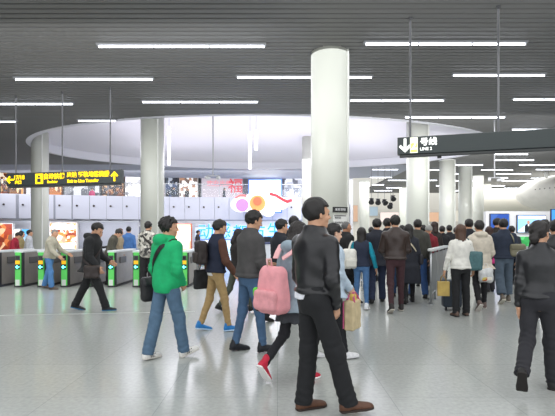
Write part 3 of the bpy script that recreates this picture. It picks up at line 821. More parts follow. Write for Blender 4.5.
e = unit_box('advertising_board', 165, 191.5, 38.5, .0, 2.35, mix_mat(['#f7b48a', '#fbd9bf', '#f19a6c', '#fff0e2', '#e9734a'], .9, emit=.5, kind='round'), 'lit orange advertising board beyond the green-jacket person', 'board', frame='#b1563a')
MB().box((.1, -.06, .6), (1.6, .06, .8), bevel=.02).build('picture', mat('#fff3ea', emit=.7), e)
unit_box('wall_cabinet', 138, 147, 39.5, 0, 2.2, mat('#6b6e7c'), 'grey wall cabinet beside the left column at the shops', 'cabinet')
# stall with blue neon writing
Yn = 36.6; NEON = mat('#2f8cf0', emit=1.3); HALO = mat('#bfe0ff', emit=.6)
st_ = empty('event_stall', (PX(250, Yn), Yn, 0), 0, 'bright white stall with big blue neon characters across its top', 'stall')
HW = 4.6
MB().box((0, .9, 1.0), (2 * HW, .25, 2.0)).build('back_panel', mat('#dfe9f7', emit=.2), st_)
for i in range(4):
    MB().box((-HW + 1.15 + i * 2.28, .72, .28), (2.05, .08, 1.25), bevel=.02).build('lit_panel', mix_mat(['#f4fbff', '#dff0ff', '#ffffff', '#a9d6f0'], 1.1, emit=.85, kind='round'), st_)
MB().box((0, .6, 1.0), (2 * HW, .3, .06)).build('shelf', mat('#5b78d8', emit=.5), st_)
for i, ch in enumerate('动感都市生活'):
    x = -4.35 + i * 1.42
    text_mesh('neon_character', ch, 1.35, HALO, st_, (x, .55, 1.55 + .1 * math.sin(i * 2)), depth=.02, bold=.035)  # wider pale copy behind imitates the glow around each character
    text_mesh('neon_character', ch, 1.35, NEON, st_, (x, .49, 1.55 + .1 * math.sin(i * 2)), depth=.03, bold=.004)
e = empty('stall_counter', (PX(278, 21), 21, 0), 0, 'white service counter with dark blue top before the bright stall', 'counter')
MB().box((0, 0, .5), (2.2, .6, 1.0), bevel=.02).build('body', mat('#dfe2ea'), e); MB().box((0, 0, 1.03), (2.4, .75, .07), bevel=.015).build('top', mat('#2b3a6e', rough=.3), e)
MB().box((-.5, .1, 1.2), (.35, .05, .26), bevel=.01).build('monitor', mat('#20242c'), e)
# big hanging screen and cloud-shaped board
Ys = 36.3
e = empty('hanging_screen', (PX(265, Ys), Ys, PZ(213, Ys)), -.06, 'large bright screen with blue frame hung before the mezzanine', 'screen')
W_, H_ = PX(282, Ys) - PX(248, Ys), PZ(179, Ys) - PZ(213, Ys)
MB().box((0, .08, H_ / 2), (W_, .14, H_), bevel=.02).build('frame', mat('#4f74c8', emit=.35), e)
MB().box((0, 0, H_ / 2), (W_ - .2, .06, H_ - .2)).build('display', mix_mat(['#eefcff', '#ffffff', '#cdeffb', '#f6ffff'], .5, emit=1.5, kind='round'), e)
for s in (-1, 1): MB().tube([(s * .9, .08, H_), (s * .9, .08, CEIL - PZ(213, Ys))], .02, 6).build('rod', mat('#9ea0a8'), e)
Yc = 35.4
e = empty('cloud_board', (PX(262, Yc), Yc, PZ(216, Yc)), 0, 'white cloud-shaped board with purple and orange discs and red ribbon', 'board')
def disc(x, z, r, y, m, name, th=.08, sx=1.): 
    mb = MB(); pts = [(x + r * sx * math.cos(2 * PI * k / 28), y, z + r * math.sin(2 * PI * k / 28)) for k in range(28)]
    return mb.poly(pts, (0, -th, 0)).build(name, m, e)
mb = MB()
for x, z, r in ((-1.7, .9, .75), (-.9, 1.0, .9), (0, 1.1, .95), (.9, 1.1, .85), (1.5, 1.0, .6), (-.4, .4, .6), (.5, .35, .5)):
    mb.poly([(x + r * math.cos(2 * PI * k / 24), .02 * x, z + r * .8 * math.sin(2 * PI * k / 24)) for k in range(24)], (0, .18, 0))
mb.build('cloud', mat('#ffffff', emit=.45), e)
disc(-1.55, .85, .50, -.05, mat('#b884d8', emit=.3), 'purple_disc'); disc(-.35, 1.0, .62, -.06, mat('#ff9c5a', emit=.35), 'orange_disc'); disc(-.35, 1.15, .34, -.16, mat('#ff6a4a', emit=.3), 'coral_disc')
mb = MB(); mb.ribbon([(.6, -.12, 1.75), (1.1, -.12, 1.62), (1.6, -.12, 1.3), (2.0, -.12, 1.12), (2.35, -.12, 1.25)], (0, 0, .12), .05); mb.build('ribbon', mat('#e4313f', emit=.6), e)
mb = MB(); mb.ribbon([(-2.1, -.12, 1.4), (-1.7, -.12, 1.62), (-1.2, -.12, 1.55)], (0, 0, .08), .05); mb.build('ribbon', mat('#f06a6a', emit=.6), e)

# upper shops, fronts given a glow of their own to look lit
up = [(-3, 8, '#9a5a2c', goods1, 'brown-fronted upper shop at the far left of the mezzanine'), (9, 25, '#7b4a2a', mix_mat(['#d9a05c', '#8a5a30', '#f2d2a0', '#5f3a22'], 1.8, emit=.8), 'warm wood-toned upper shop behind the yellow sign arrow'),
      (26, 31, '#d9d9de', mat('#f2f2f4', emit=.7), 'narrow white lit upper panel left of the left column'), (49, 62, '#9a5a2c', mix_mat(['#e0a868', '#b06a30', '#ffe0b0', '#7a4426'], 1.6, emit=.8), 'orange lit upper shop right of the left column'),
      (64, 100, '#8b8e94', mix_mat(['#a5a8ae', '#70737a', '#e9ecf0', '#4c4a50', '#c8cad0'], 1.4, emit=.25), 'grey upper shop with mixed goods behind the yellow sign'),
      (102, 124, '#6b4a38', mix_mat(['#6b3d2a', '#a9744a', '#3b2a24', '#d9b48a', '#4a4448'], 3.0, emit=.35), 'brown upper cafe front left of the white patterned sign'),
      (125, 141, '#e8e8ec', mix_mat(['#ffffff', '#f4f4f8', '#5a5a60', '#ffffff', '#e6e6ec'], 2.2, emit=.8, kind='round'), 'white upper sign panel with dark flower-like marks'),
      (165, 178, '#3c4048', mix_mat(['#2b2f3a', '#56606e', '#1c1e24', '#b9c0cc', '#3a4a70'], 3.0, emit=.2), 'dark upper shop front right of the second column'),
      (179, 198, '#d4ccc6', mix_mat(['#f2eeea', '#a07860', '#e9e6e6', '#6a5a54', '#ffffff'], 2.6, emit=.6), 'pale and brown upper shop left of the pink lettering wall')]
for a, b_, fr, m, lab in up: unit_box('upper_shop', a, b_, 44.5, 3.9, 7.6, m, lab, 'shop', frame=fr)
e = unit_box('lettered_panel', 201, 243, 44.5, 3.9, 7.6, mat('#c5bcc4', emit=.25), 'grey upper panel with faint red writing left of the big screen', 'panel', frame='#a8a6b0')
text_mesh('lettering', '欢迎光临', .62, mat('#d98a94', emit=.5), e, (-1.5, -.08, 2.5), bold=.01)
text_mesh('lettering', '福', 1.5, mat('#cc4a56', emit=.4), e, (.6, -.08, 2.2), bold=.02)
unit_box('upper_shop', 284, 303, 44.5, 3.9, 7.6, mix_mat(['#8b8e98', '#b9bcc6', '#6a6d78', '#e4e6ec'], 2.2, emit=.3), 'grey upper shop front right of the big screen', 'shop', frame='#7e818c')

# ---------------------------------------------------------------- far right end of the hall
WH = mat('#dfe0e2', rough=.5)
Yw = 26
kw = MB(); kw.box(((PX(486, Yw) + PX(600, Yw)) / 2, Yw + .15, 1.38), (PX(600, Yw) - PX(486, Yw), .3, 2.76)); struct(kw.build('wall_partition', WH))
def screen(name, px0, px1, y0, y1, Y, m, lab, cat, fr='#2a2e3a'):
    X0, X1 = PX(px0, Y), PX(px1, Y); z0, z1 = PZ(y1, Y), PZ(y0, Y)
    e = empty(name, ((X0 + X1) / 2, Y, z0), 0, lab, cat)
    MB().box((0, .05, (z1 - z0) / 2), (X1 - X0, .1, z1 - z0), bevel=.015).build('frame', mat(fr), e)
    MB().box((0, -.01, (z1 - z0) / 2), (X1 - X0 - .08, .03, z1 - z0 - .08)).build('display', m, e)
    return e, X1 - X0, z1 - z0
screen('blue_poster', 490, 509.5, 213.5, 236, 25.89, mix_mat(['#2a4f9e', '#173a86', '#3f74c4', '#1c2f6a'], 1.2, emit=.7, kind='round'), 'dark blue lit poster on the far partition behind the navy-jumper man', 'poster')
e, W_, H_ = screen('television', 517, 546, 215, 233, 25.89, mix_mat(['#5aa0e8', '#8cc4f6', '#3b78d0', '#d8ecfb'], .9, emit=.9, kind='round'), 'blue television screen showing a dark-suited figure', 'screen')
MB().box((0, -.03, .9), (W_ - .1, .02, .14)).build('caption_bar', mat('#ffffff', emit=.8), e)
mb = MB(); mb.poly([(-.42, -.03, .05), (-.40, -.03, .42), (-.30, -.03, .52), (-.10, -.03, .52), (0, -.03, .42), (.02, -.03, .05)], (0, -.02, 0)); mb.build('suit_image', mat('#1d222c'), e)
mb = MB(); mb.poly([(-.2 + .085 * math.cos(2 * PI * k / 16), -.03, .62 + .11 * math.sin(2 * PI * k / 16)) for k in range(16)], (0, -.02, 0)); mb.build('head_image', mat('#c79a80', emit=.3), e)
mb = MB(); mb.poly([(-.25, -.055, .51), (-.15, -.055, .51), (-.2, -.055, .3)], (0, -.01, 0)); mb.build('collar_image', mat('#eeeeee', emit=.4), e)
screen('green_banner', 516, 530, 236, 247, 25.89, mix_mat(['#3fae5a', '#57c472', '#2f8f48'], 1, emit=.5, kind='round'), 'green banner strip under the television', 'banner', fr='#dddddd')
screen('blue_poster', 551, 575, 209, 228, 25.89, mat('#3f86d8', emit=.8), 'bright blue panel at the right edge of the far partition', 'poster')
# pale vaulted shells behind the partition
mb = MB(); n = 40; rs = []
for i in range(17):
    x = 17.5 + i * .75; rs.append([mb.bm.verts.new((x, 41 + 1.5 * math.cos(2 * PI * k / n), 4.55 + 1.05 * math.sin(2 * PI * k / n))) for k in range(n)])
for a, b_ in zip(rs, rs[1:]):
    for k in range(n): mb.bm.faces.new((a[k], a[(k + 1) % n], b_[(k + 1) % n], b_[k]))
mb.bm.faces.new(rs[0][::-1]); mb.bm.faces.new(rs[-1])
tag(mb.build('ceiling_duct', mat('#e8e4d8', rough=.4), smooth=True), 'long cream rounded duct running sideways behind the right partition', 'duct')
e = empty('vault_shell', (PX(566, 34), 34, 4.5), .0, 'large pale bulging shell with a dotted seam at the right edge', 'shell')
mb = MB(); bmesh.ops.create_uvsphere(mb.bm, u_segments=48, v_segments=28, radius=1, matrix=Matrix.Diagonal((3.5, 3.0, 1.42, 1))); mb.build('shell', mat('#e9e7df', rough=.5, var=.05, scale=2), e, True)
for i in range(16):
    a = -PI / 2 - 1.1 + i * .1; c = (3.5 * math.cos(a) * .99, 3.0 * math.sin(a) * .99, .18 + i * .01)
    mb = MB(); bmesh.ops.create_uvsphere(mb.bm, u_segments=8, v_segments=6, radius=.045, matrix=Matrix.Translation(c)); mb.build('rivet', mat('#77746c'), e)
for i in range(3):
    mb = MB(); mb.tube([(-2.6 + i * 1.3, -1.9 - .4 * i, 1.0), (-2.5 + i * 1.3, -1.7 - .4 * i, 1.38)], .10, 12, .18); mb.build('bracket_cone', mat('#e8e6e0'), e, True)
# stage spotlights
for i, (px, y) in enumerate(((371.5, 201), (378, 201.5), (384.5, 202), (390.5, 205.5), (393, 198))):
    Y = 30 + i * .15 + (i == 4) * .9; z = PZ(y, Y)
    e = empty('spotlight', (PX(px, Y), Y, z), .3 * (i % 3 - 1), ['black ceiling spotlight, leftmost of the cluster beside the distant column', 'black ceiling spotlight, second from left in the cluster', 'black ceiling spotlight, third from left in the cluster', 'black ceiling spotlight, lowest of the cluster', 'black ceiling spotlight, highest and rightmost of the cluster'][i], 'spotlight')
    mb = MB(); mb.lathe([(.09, -.18), (.15, -.1), (.16, .12), (.19, .18)], n=16); o = mb.build('lamp_head', mat('#17181b', rough=.4), e); o.rotation_euler = (2.2, .3 * (i % 2), 0)
    MB().tube([(0, 0, .1), (0, 0, CEIL - z)], .012, 6).build('rod', mat('#77787c'), e); MB().box((0, 0, .17), (.3, .05, .04)).build('yoke', mat('#222226'), e)
# boards along the far wall
for px0, px1, y0, y1, c, lab in ((353, 358, 205, 222, '#c9a58a', 'small tan poster between front column and distant column'), (369.5, 378, 206.5, 216, '#9fb2bf', 'blue-grey picture panel right of the distant column'), (380, 399, 212, 222, '#f2e2dc', 'pale pink lit shop panel on the far wall'), (428, 439, 212, 222, '#dcb394', 'pale orange lit shop panel between columns on the far wall'), (455, 459, 210, 222, '#d9d4c8', 'cream panel between the second and third columns')):
    screen('wall_panel', px0, px1, y0, y1, 51.5, mat(c, emit=.25), lab, 'panel', fr='#bbbbbb')

# notice on the front column
Yb = 10.42
e = empty('notice_board', (PX(340, Yb), Yb, PZ(243, Yb)), .22, 'white notice sheet under a black header plate on the front column', 'notice')
MB().box((0, 0, .34), (.33, .02, .62), bevel=.004).build('sheet', mat('#dcdcd8'), e); MB().box((0, -.005, .77), (.36, .03, .13), bevel=.004).build('header_plate', mat('#232423'), e)
text_mesh('lettering', '乘客须知', .065, mat('#e8e8e8'), e, (-.13, -.025, .77)); 
for i in range(5): text_mesh('lettering', ['票价表', '首末班车', '换乘指南', '安全提示', '服务热线'][i], .05, mat('#55585a'), e, (-.13, -.013, .58 - i * .11))
MB().box((0, -.011, .63), (.29, .006, .02)).build('header_line', mat('#333333'), e)

# ---------------------------------------------------------------- ticket gates
GREEN = mat('#55bb58', emit=.3); STEEL = mat('#a39e98', rough=.33, metal=.35, var=.12, scale=3)
def gate(X, Y0, Lg=1.75):
    e = empty('ticket_gate', (X, Y0, 0))
    MB().box((0, Lg / 2 + .05, .5), (.19, Lg - .1, .88), bevel=.012).build('body', STEEL, e)
    MB().box((0, Lg / 2, .97), (.23, Lg + .02, .06), bevel=.015).build('lid', mat('#d9dde0', rough=.3), e)
    MB().box((0, Lg / 2, .03), (.22, Lg, .06)).build('plinth', mat('#3a3a3c'), e)
    for yy in (.06, Lg - .04): MB().box((.0, yy, .5), (.215, .1, .9), bevel=.01).build('edge_frame', mat('#26272a', rough=.4), e)
    fr = MB().box((0, -.015, .5), (.15, .05, .90), bevel=.01).build('front_plate', GREEN, e)
    MB().box((0, -.043, .68), (.135, .008, .37)).build('reader_surround', mat('#3b4640', rough=.3), fr)
    MB().box((0, -.048, .80), (.08, .012, .08), bevel=.003).build('card_reader', mat('#1d1f22', rough=.2), fr)
    MB().box((0, -.045, .68), (.12, .012, .10), bevel=.003).build('yellow_label', mat('#f2b81c', emit=.4), fr)
    MB().box((0, -.046, .555), (.13, .012, .13), bevel=.003).build('indicator_panel', mat('#173238'), fr)
    P_ = [(0, .5), (.42, .08), (.30, -.06), (.09, .16), (.09, -.5), (-.09, -.5), (-.09, .16), (-.30, -.06), (-.42, .08)]
    MB().poly([(-z_ * .10, -.053, .555 + x_ * .10) for x_, z_ in P_], (0, -.008, 0)).build('arrow_light', mat('#5ff2ea', emit=5), fr)
    MB().box((0, -.043, .13), (.11, .012, .16)).build('lower_plate', mat('#d8ded6'), fr)
    MB().box((.11, .6, .72), (.02, .5, .18), bevel=.005).build('flap_housing', mat('#5b5a5a', rough=.4), e)
    return e
GP = (-8, 15, 38, 61, 84, 108, 133, 157, 181)
GL = ['ticket gate cut off by the left edge of the photo', 'ticket gate farthest left with its whole green front in view', 'ticket gate whose green front is half hidden by the beige-jacket man', 'ticket gate the beige-jacket man is touching with his hand',
      'ticket gate hidden behind the walking man in black', 'ticket gate beside the olive-jacket traveller', 'ticket gate just left of the patterned-jacket traveller', 'ticket gate behind the green-jacket person, left of the last gate', 'last ticket gate at the right end beside the steel railing']
for i, (p, lab) in enumerate(zip(GP, GL)):
    o = gate(PX(p + 3.5, 12.25), 12.25); tag(o, lab, 'ticket gate', 'ticket gates in a row')
# railing and plants right of the gates
def barrier(name, a, b_, h, npost, lab, panel=False):
    a, b_ = Vector((*a, 0)), Vector((*b_, 0)); Lg = (b_ - a).length
    e = empty(name, a, math.atan2(b_.y - a.y, b_.x - a.x), lab, 'railing'); st2 = mat('#a9acae', rough=.28, metal=.85)
    MB().tube([(-.04, 0, h), (Lg + .04, 0, h)], .03, 10).build('top_rail', st2, e, True)
    MB().tube([(0, 0, h * .18), (Lg, 0, h * .18)], .018, 8).build('bottom_rail', st2, e, True)
    for i in range(npost):
        x = Lg * i / (npost - 1); MB().tube([(x, 0, .01), (x, 0, h)], .024, 8).build('post', st2, e, True); MB().lathe([(.06, 0), (.06, .012)], c=(x, 0, 0), n=14).build('foot_plate', st2, e)
    if panel:
        MB().box((Lg / 2, 0, h * .57), (Lg - .1, .03, h * .72), bevel=.01).build('panel', mat('#8d8f8c', rough=.4, metal=.5, var=.1, scale=2), e)
        MB().box((Lg / 2, 0, h + .0), (Lg + .1, .12, .06), bevel=.015).build('cap', mat('#d0d2d0', rough=.3), e)
    return e
barrier('steel_railing', (PX(197.5, 12.9), 12.9), (PX(216, 12.9), 12.9), 1.02, 3, 'low steel railing joining the last gate near the plants')
barrier('queue_barrier', (3.17, 9.3), (4.45, 11.9), 1.12, 5, 'solid steel barrier left of the woman in the white sweater', True)
barrier('queue_barrier', (1.98, 9.75), (2.35, 12.6), 1.0, 4, 'thin steel barrier beside the woman with the white backpack')
for i, (px, c) in enumerate(((195, '#e05a5a'), (206, '#f0a0a0'), (217, '#e8e0e0'))):
    Y = 15.5 + i % 2 * .7; e = empty('potted_plant', (PX(px, Y), Y, 0), 0, ['potted plant with red flowers behind the steel railing', 'potted plant with pink flowers behind the steel railing', 'potted plant with white flowers behind the steel railing'][i], 'plant')
    MB().lathe([(.10, 0), (.14, .3), (.15, .3)], n=16).build('pot', mat('#e2e2e0'), e)
    r = random.Random(i); mb, fl = MB(), MB()
    for k in range(60):
        a = r.random() * 6.28; el = r.random() * 1.3; L = .14 + r.random() * .14; d = Vector((math.cos(a) * math.cos(el), math.sin(a) * math.cos(el), math.sin(el)))
        p = Vector((0, 0, .3)) + d * L; sd_ = d.cross(Vector((0, 0, 1))).normalized() * .03
        mb.poly([Vector((0, 0, .3)) + d * L * .3, p - sd_, p + d * .1, p + sd_], (0, 0, .004))
        if k % 3 == 0: fl.lathe([(.005, 0), (.035, .02), (.02, .04)], c=tuple(p + d * .05), n=7)
    mb.build('foliage', mat('#3f8a3c', rough=.6), e); fl.build('flowers', mat(c, rough=.6), e)
e = empty('litter_bin', (PX(205, 13.6), 13.6, 0), 0, 'small white waste bin by the foot of the steel railing', 'bin')
MB().lathe([(.11, 0), (.14, .36), (.15, .38)], n=20).build('body', mat('#e4e6ea'), e); MB().lathe([(.15, .38), (.10, .43)], n=20).build('rim', mat('#c7cad0'), e)

# ================================================================ people and what they carry
BLK = '#14100e'
# -- foreground man in black leather jacket
g = person(313.5, 3.62, 1.765, 72, dict(tL=0, kL=5, fL=0, tR=19, kR=4, fR=4), 'man in black leather jacket striding right in the foreground, largest figure', twist=-22, head=(18, 0), top='#1b1b1e', top_m=leather,
           hair_col=BLK, shirt='#e6e7ee', hem=.03, bottom='#17181b', legs='loose', shoe='#5a3a28', sole='#2b1d16', eyes=True, arms=dict(R=(-4, 9, 32, 22), L=(8, 8, 20, 10)), bulk=.006, lean=1)
# -- woman at the right edge in black leather jacket
g = person(539, 4.2, 1.6, 34, dict(tR=8, kR=3, fR=0, tL=-10, kL=46, fL=-60), 'woman with low bun and short black leather jacket walking away at the right edge', fem=True, twist=-14, head=(36, 4), top='#202124', top_m=leather,
           hair='bun', hair_col='#1a1412', hem=.0, bottom='#26262b', legs='loose', shoe='#141414', sole='#201c1a', eyes=True, arms=dict(L=(-4, 6, 14, 4), R=(14, 10, 30, 0)), bulk=.0)
e = bag_root('shopping_bag', g, (.24, .10, -.34), 'pink carrier bag hanging beside the leg of the woman with the low bun', 'bag')
soft_box('bag_body', (.30, .10, .36), .03, mat('#c43c7a', rough=.5, var=.2, scale=8), e, 3, taper=-.15)
MB().tube([(-.06, 0, .16), (-.045, 0, .32), (0, 0, .37), (.045, 0, .32), (.06, 0, .16)], .007, 6).build('handle', mat('#a82f66'), e, True)
# -- grey jacket man
g = person(249, 5.55, 1.77, 62, dict(tR=12, kR=6, fR=3, tL=-5, kL=8, fL=-6), 'tall man in dark grey zip jacket and jeans looking down, facing right', twist=-10, head=(12, 14), top='#474545', hair_col=BLK,
           hem=-.03, bottom='#44607f', legs='slim', shoe='#1b1d24', sole='#1b1b1e', eyes=True, arms=dict(R=(6, 8, 36, 10), L=(20, 8, 60, 20)), bulk=.012)
# -- green hoodie
g = person(166, 5.25, 1.68, 38, dict(tR=15, kR=6, fR=14, tL=-9, kL=6, fL=-4), 'person in bright green hooded jacket and jeans walking away to the right', head=(22, 0), top='#12a868', hair='spiky', hair_col=BLK, hood=True,
           hem=-.10, bottom='#4f6a82', legs='loose', shoe='#e3e1dc', sole='#cfccc4', stripes='#24262a', eyes=True, arms=dict(R=(-6, 12, 50, 30), L=(-2, 10, 24, 10)), bulk=.018)
e = bag_root('shoulder_bag', g, (-.25, -.02, -.12), 'black shoulder bag on the hip of the person in green', 'bag', True, yaw=-70)
soft_box('bag_body', (.26, .11, .28), .05, mat('#17171a', rough=.55, bump=.3), e, 5)
soft_box('flap', (.25, .12, .12), .04, mat('#1e1e22', rough=.5), e, 6, loc=(0, -.012, .10)); strap(g, e, .12, (-.24, -.02, .02), mat('#141416', rough=.6), .026)
# -- varsity jacket
g = person(216, 6.75, 1.70, 66, dict(tR=14, kR=6, fR=3, tL=-10, kL=10, fL=-10), 'man in navy jacket with brown leather sleeves and khaki trousers', twist=-8, head=(12, 12), top='#1d2438', sleeve='#5a3a2c', hair_col='#1a1310',
           hem=-.03, bottom='#a88c60', legs='slim', shoe='#1f78bd', sole='#b8d4ea', eyes=True, shirt='#dddddd', arms=dict(R=(12, 9, 30, 8), L=(-8, 16, 14, 0)), bulk=.012)
e = bag_root('laptop_bag', g, (-.25, -.10, -.15), 'black soft bag carried low by the man in khaki trousers', 'bag')
soft_box('bag_body', (.10, .36, .30), .03, mat('#141519', rough=.6, bump=.2), e, 8)
MB().tube([(0, -.09, .14), (0, -.07, .24), (0, .07, .24), (0, .09, .14)], .009, 6).build('handle', mat('#141519'), e, True)
e = bag_root('backpack', g, (-.06, -.235, .27), 'small dark brown backpack on the man with brown sleeves', 'bag', True)
soft_box('bag_body', (.28, .15, .36), .05, mat('#2c2422', rough=.6, bump=.2), e, 9); soft_box('pocket', (.22, .06, .16), .025, mat('#332a27', rough=.6), e, 10, loc=(0, -.085, -.07))
# -- person behind him with olive trousers
g = person(236, 8.4, 1.60, 70, 'walkR', 'dark-haired woman in black with olive trousers, half hidden behind the grey jacket man', fem=True, top='#24201f', hair='mid', bottom='#4a4f44', legs='slim', head=(0, 14), arms=dict(R=(20, 8, 80, 15), L=(20, 8, 80, 15)))
# -- girl with pink backpack
g = person(295, 4.5, 1.60, 42, dict(tR=6, kR=5, fR=0, tL=-8, kL=40, fL=-50), 'girl in pale grey-blue hooded coat with red sneakers, left of the leather jacket man', fem=True, head=(5, 10), top='#8b9ba6', hair='mid', hair_col='#1d1613', hood=True,
           hem=-.16, bottom='#1d1d22', legs='tight', skirt=(-.30, '#3a3d42'), shoe='#c01c3a', sole='#e8e6e4', hi_top=True, arms=dict(L=(0, 14, 40, 10), R=(5, 12, 50, 10)), bulk=.03, skin='#d2a88c')
e = bag_root('backpack', g, (-.06, -.29, .05), 'pink backpack with pale straps and a green toy clipped to it', 'bag', True)
soft_box('bag_body', (.32, .20, .46), .08, mat('#e39aa0', rough=.7, var=.08, scale=14, bump=.2), e, 11, taper=.25)
soft_box('front_pocket', (.27, .08, .20), .035, mat('#dc989d', rough=.7, var=.08), e, 12, loc=(0, -.11, -.09))
PKS = mat('#eab3b4', rough=.7)
for q in (-1, 1):
    inv = (Matrix.Translation(e.location) @ Matrix.Rotation(e.rotation_euler.z, 4, 'Z')).inverted()
    pts = [inv @ g.torso_pt(p) for p in ((q * .05 - .05, -.22, .38), (q * .10, -.185, .45), (q * .115, -.11, .525), (q * .12, .0, .545), (q * .125, .10, .49), (q * .125, .175, .38), (q * .14, .16, .22))]
    MB().ribbon(pts, Matrix.Rotation(0, 3, 'Z') @ Vector((.032, 0, 0)), .012).build('shoulder_strap', PKS, e)
MB().tube([(.0, -.08, .23), (0, -.09, .30), (0, -.03, .30), (0, -.02, .23)], .009, 6).build('grab_loop', PKS, e, True)
soft_box('clipped_toy', (.07, .06, .10), .03, mat('#5bc23a', rough=.6), e, 13, loc=(-.17, -.06, -.03), h=.008)
soft_box('water_bottle', (.07, .07, .20), .033, mat('#1f2226', rough=.3), e, 14, loc=(-.19, -.01, -.13), amp=.0, h=.008)
# -- woman with tote
g = person(330, 5.25, 1.60, 62, dict(tR=12, kR=5, fR=2, tL=-8, kL=10, fL=-10), 'young woman in pale blue jacket just beyond the leather jacket man, facing right', fem=True, head=(8, 8), top='#b4c4d2', hair='bun', hair_col=BLK, hem=-.12,
           bottom='#1b1c20', legs='slim', shoe='#e6e6e8', sole='#dcdcde', arms=dict(R=(4, 6, 40, 10), L=(8, 8, 30, 10)), bulk=.022, skin='#dab096', eyes=True)
Wr = g.arms['R'][2] + g.arms['R'][3] * .09
e = empty('tote_bag', g.world(Wr + A(.0, 0, -.27)), -(62 + 58) * D2, 'canvas tote bag with pink trim and handles carried by the woman in pale blue', 'bag')
soft_box('bag_body', (.28, .11, .34), .02, mat('#c9b791', rough=.85, var=.1, scale=20), e, 15, h=.009)
PK = mat('#c85c86', rough=.6)
for q in (-1, 1):
    MB().ribbon([(-.08, q * .05, .15), (-.07, q * .035, .20), (-.025, q * .015, .26), (.025, q * .015, .26), (.07, q * .035, .20), (.08, q * .05, .15)], (0, .012, 0), .006).build('handle', PK, e)
    MB().box((q * .135, -.062, 0), (.02, .012, .30), bevel=.003).build('trim_band', PK, e)
MB().box((0, -.062, .155), (.28, .012, .02), bevel=.003).build('trim_band', PK, e)
soft_box('yellow_parcel', (.12, .06, .10), .02, mat('#e0c060', rough=.6), e, 16, loc=(0, 0, .19), h=.009)

# -- black-clad man walking right before the gates
g = person(91, 8.5, 1.75, 88, dict(tR=25, kR=6, fR=3, tL=-20, kL=8, fL=-14), 'man in black coat walking right before the ticket gates, head bowed', lean=5, head=(0, 26), top='#1e1f21', hair_col=BLK, hem=-.14, hood=True,
           bottom='#17181a', legs='loose', shoe='#17191d', sole='#2a6a94', arms=dict(R=(8, 9, 34, 5), L=(14, 8, 50, 10)), bulk=.022, shirt='#5a78a8', eyes=True)
e = bag_root('shoulder_bag', g, (.25, .12, -.13), 'dark brown satchel on the hip of the man walking before the gates', 'bag', True, yaw=90)
soft_box('bag_body', (.28, .10, .24), .04, mat('#2c2220', rough=.5, bump=.2), e, 17); soft_box('flap', (.28, .11, .13), .03, mat('#33271f', rough=.45), e, 18, loc=(0, -.01, .06)); strap(g, e, -.12, (.24, .08, -.02), mat('#2c2220', rough=.5), .018)
# -- gates
g = person(49.5, 11.88, 1.63, 88, dict(tR=10, kR=5, fR=0, tL=-10, kL=8, fL=-6), 'grey-haired man in beige jacket and jeans touching a ticket gate', lean=9, head=(0, 14), top='#aaa594', hair='old', hair_col='#7d7a76', hem=-.06, bottom='#4d7cb0', legs='loose',
           shoe='#5a4c44', sole='#3a302a', arms=dict(R=(30, 6, 30, 0), L=(40, 6, 28, 0)), bulk=.02)
g = person(147.5, 11.7, 1.80, 4, 'stand', 'person in black and grey patterned jacket waiting at a gate beside the column', top='#6e6d69', top_m=lambda c: mix_mat(['#2b2b2a', '#8f8c84', '#b9b5aa', '#4a4946', '#d0ccc2'], 16), hair_col=BLK, hem=-.10, bottom='#1a1a1c', legs='wide', shoe='#151515', head=(10, 6), arms=dict(L=(10, 8, 40, 25), R=(10, 8, 40, 25)), bulk=.022)
e = bag_root('shoulder_bag', g, (.24, -.04, .0), 'small dark bag strapped across the patterned jacket', 'bag', True, yaw=80); soft_box('bag_body', (.2, .09, .2), .03, mat('#202024'), e, 19, h=.014); strap(g, e, -.12, (.23, -.02, .08), mat('#2a2320'), .02)
g = person(0, 12.95, 1.68, 80, 'stand', 'man in olive jacket bending over inside a gate lane', lean=18, head=(0, 30), top='#4c4a40', hair_col=BLK, bottom='#1c1d22', x=-4.845, arms=dict(R=(15, 0, 60, 15), L=(15, 0, 60, 15)), hem=-.08, legs='slim')
person(97, 14.6, 1.60, 72, 'stand', 'long-haired woman in black looking at a phone beyond the gates', fem=True, hair='mid', top='#1d1c1e', head=(0, 22), arms=dict(R=(25, 8, 75, 10), L=(20, 8, 75, 10)), bottom='#222226')
person(119, 15.2, 1.66, 50, 'easyR', 'traveller in beige coat beyond the gates, next to the one in blue', top='#9a8c74', bottom='#33343a', hair='mid', hair_col='#5a3020', fem=True, bulk=.02, hem=-.12)
person(128.5, 16.0, 1.74, -4, 'easyL', 'person in blue denim shirt walking off beyond the gates, seen from behind', top='#4c7ab8', bottom='#2b3244', hair_col=BLK)
person(12, 15.0, 1.56, 82, 'stand', 'person in dark red jacket leaning forward behind the far-left gates', top='#9c1f34', lean=14, head=(0, 20), bottom='#26262a', hair_col=BLK, arms=dict(R=(20, 8, 60, 10), L=(20, 8, 60, 10)))
person(20.5, 15.9, 1.58, 60, 'stand', 'dark-haired woman in khaki top behind the far-left gates', fem=True, top='#9a8a60', hair='mid', bottom='#26262a')
person(28.5, 16.4, 1.62, 76, 'easyR', 'person in white shirt passing behind the far-left gates, nearest the column', top='#c9ccd4', hair_col=BLK, bottom='#2c2e38')
person(197.5, 22, 1.66, 90, 'easyR', 'distant person in dark jacket and blue jeans beside the orange advertising board', top='#2c2a33', bottom='#3d5a90', hair_col=BLK)
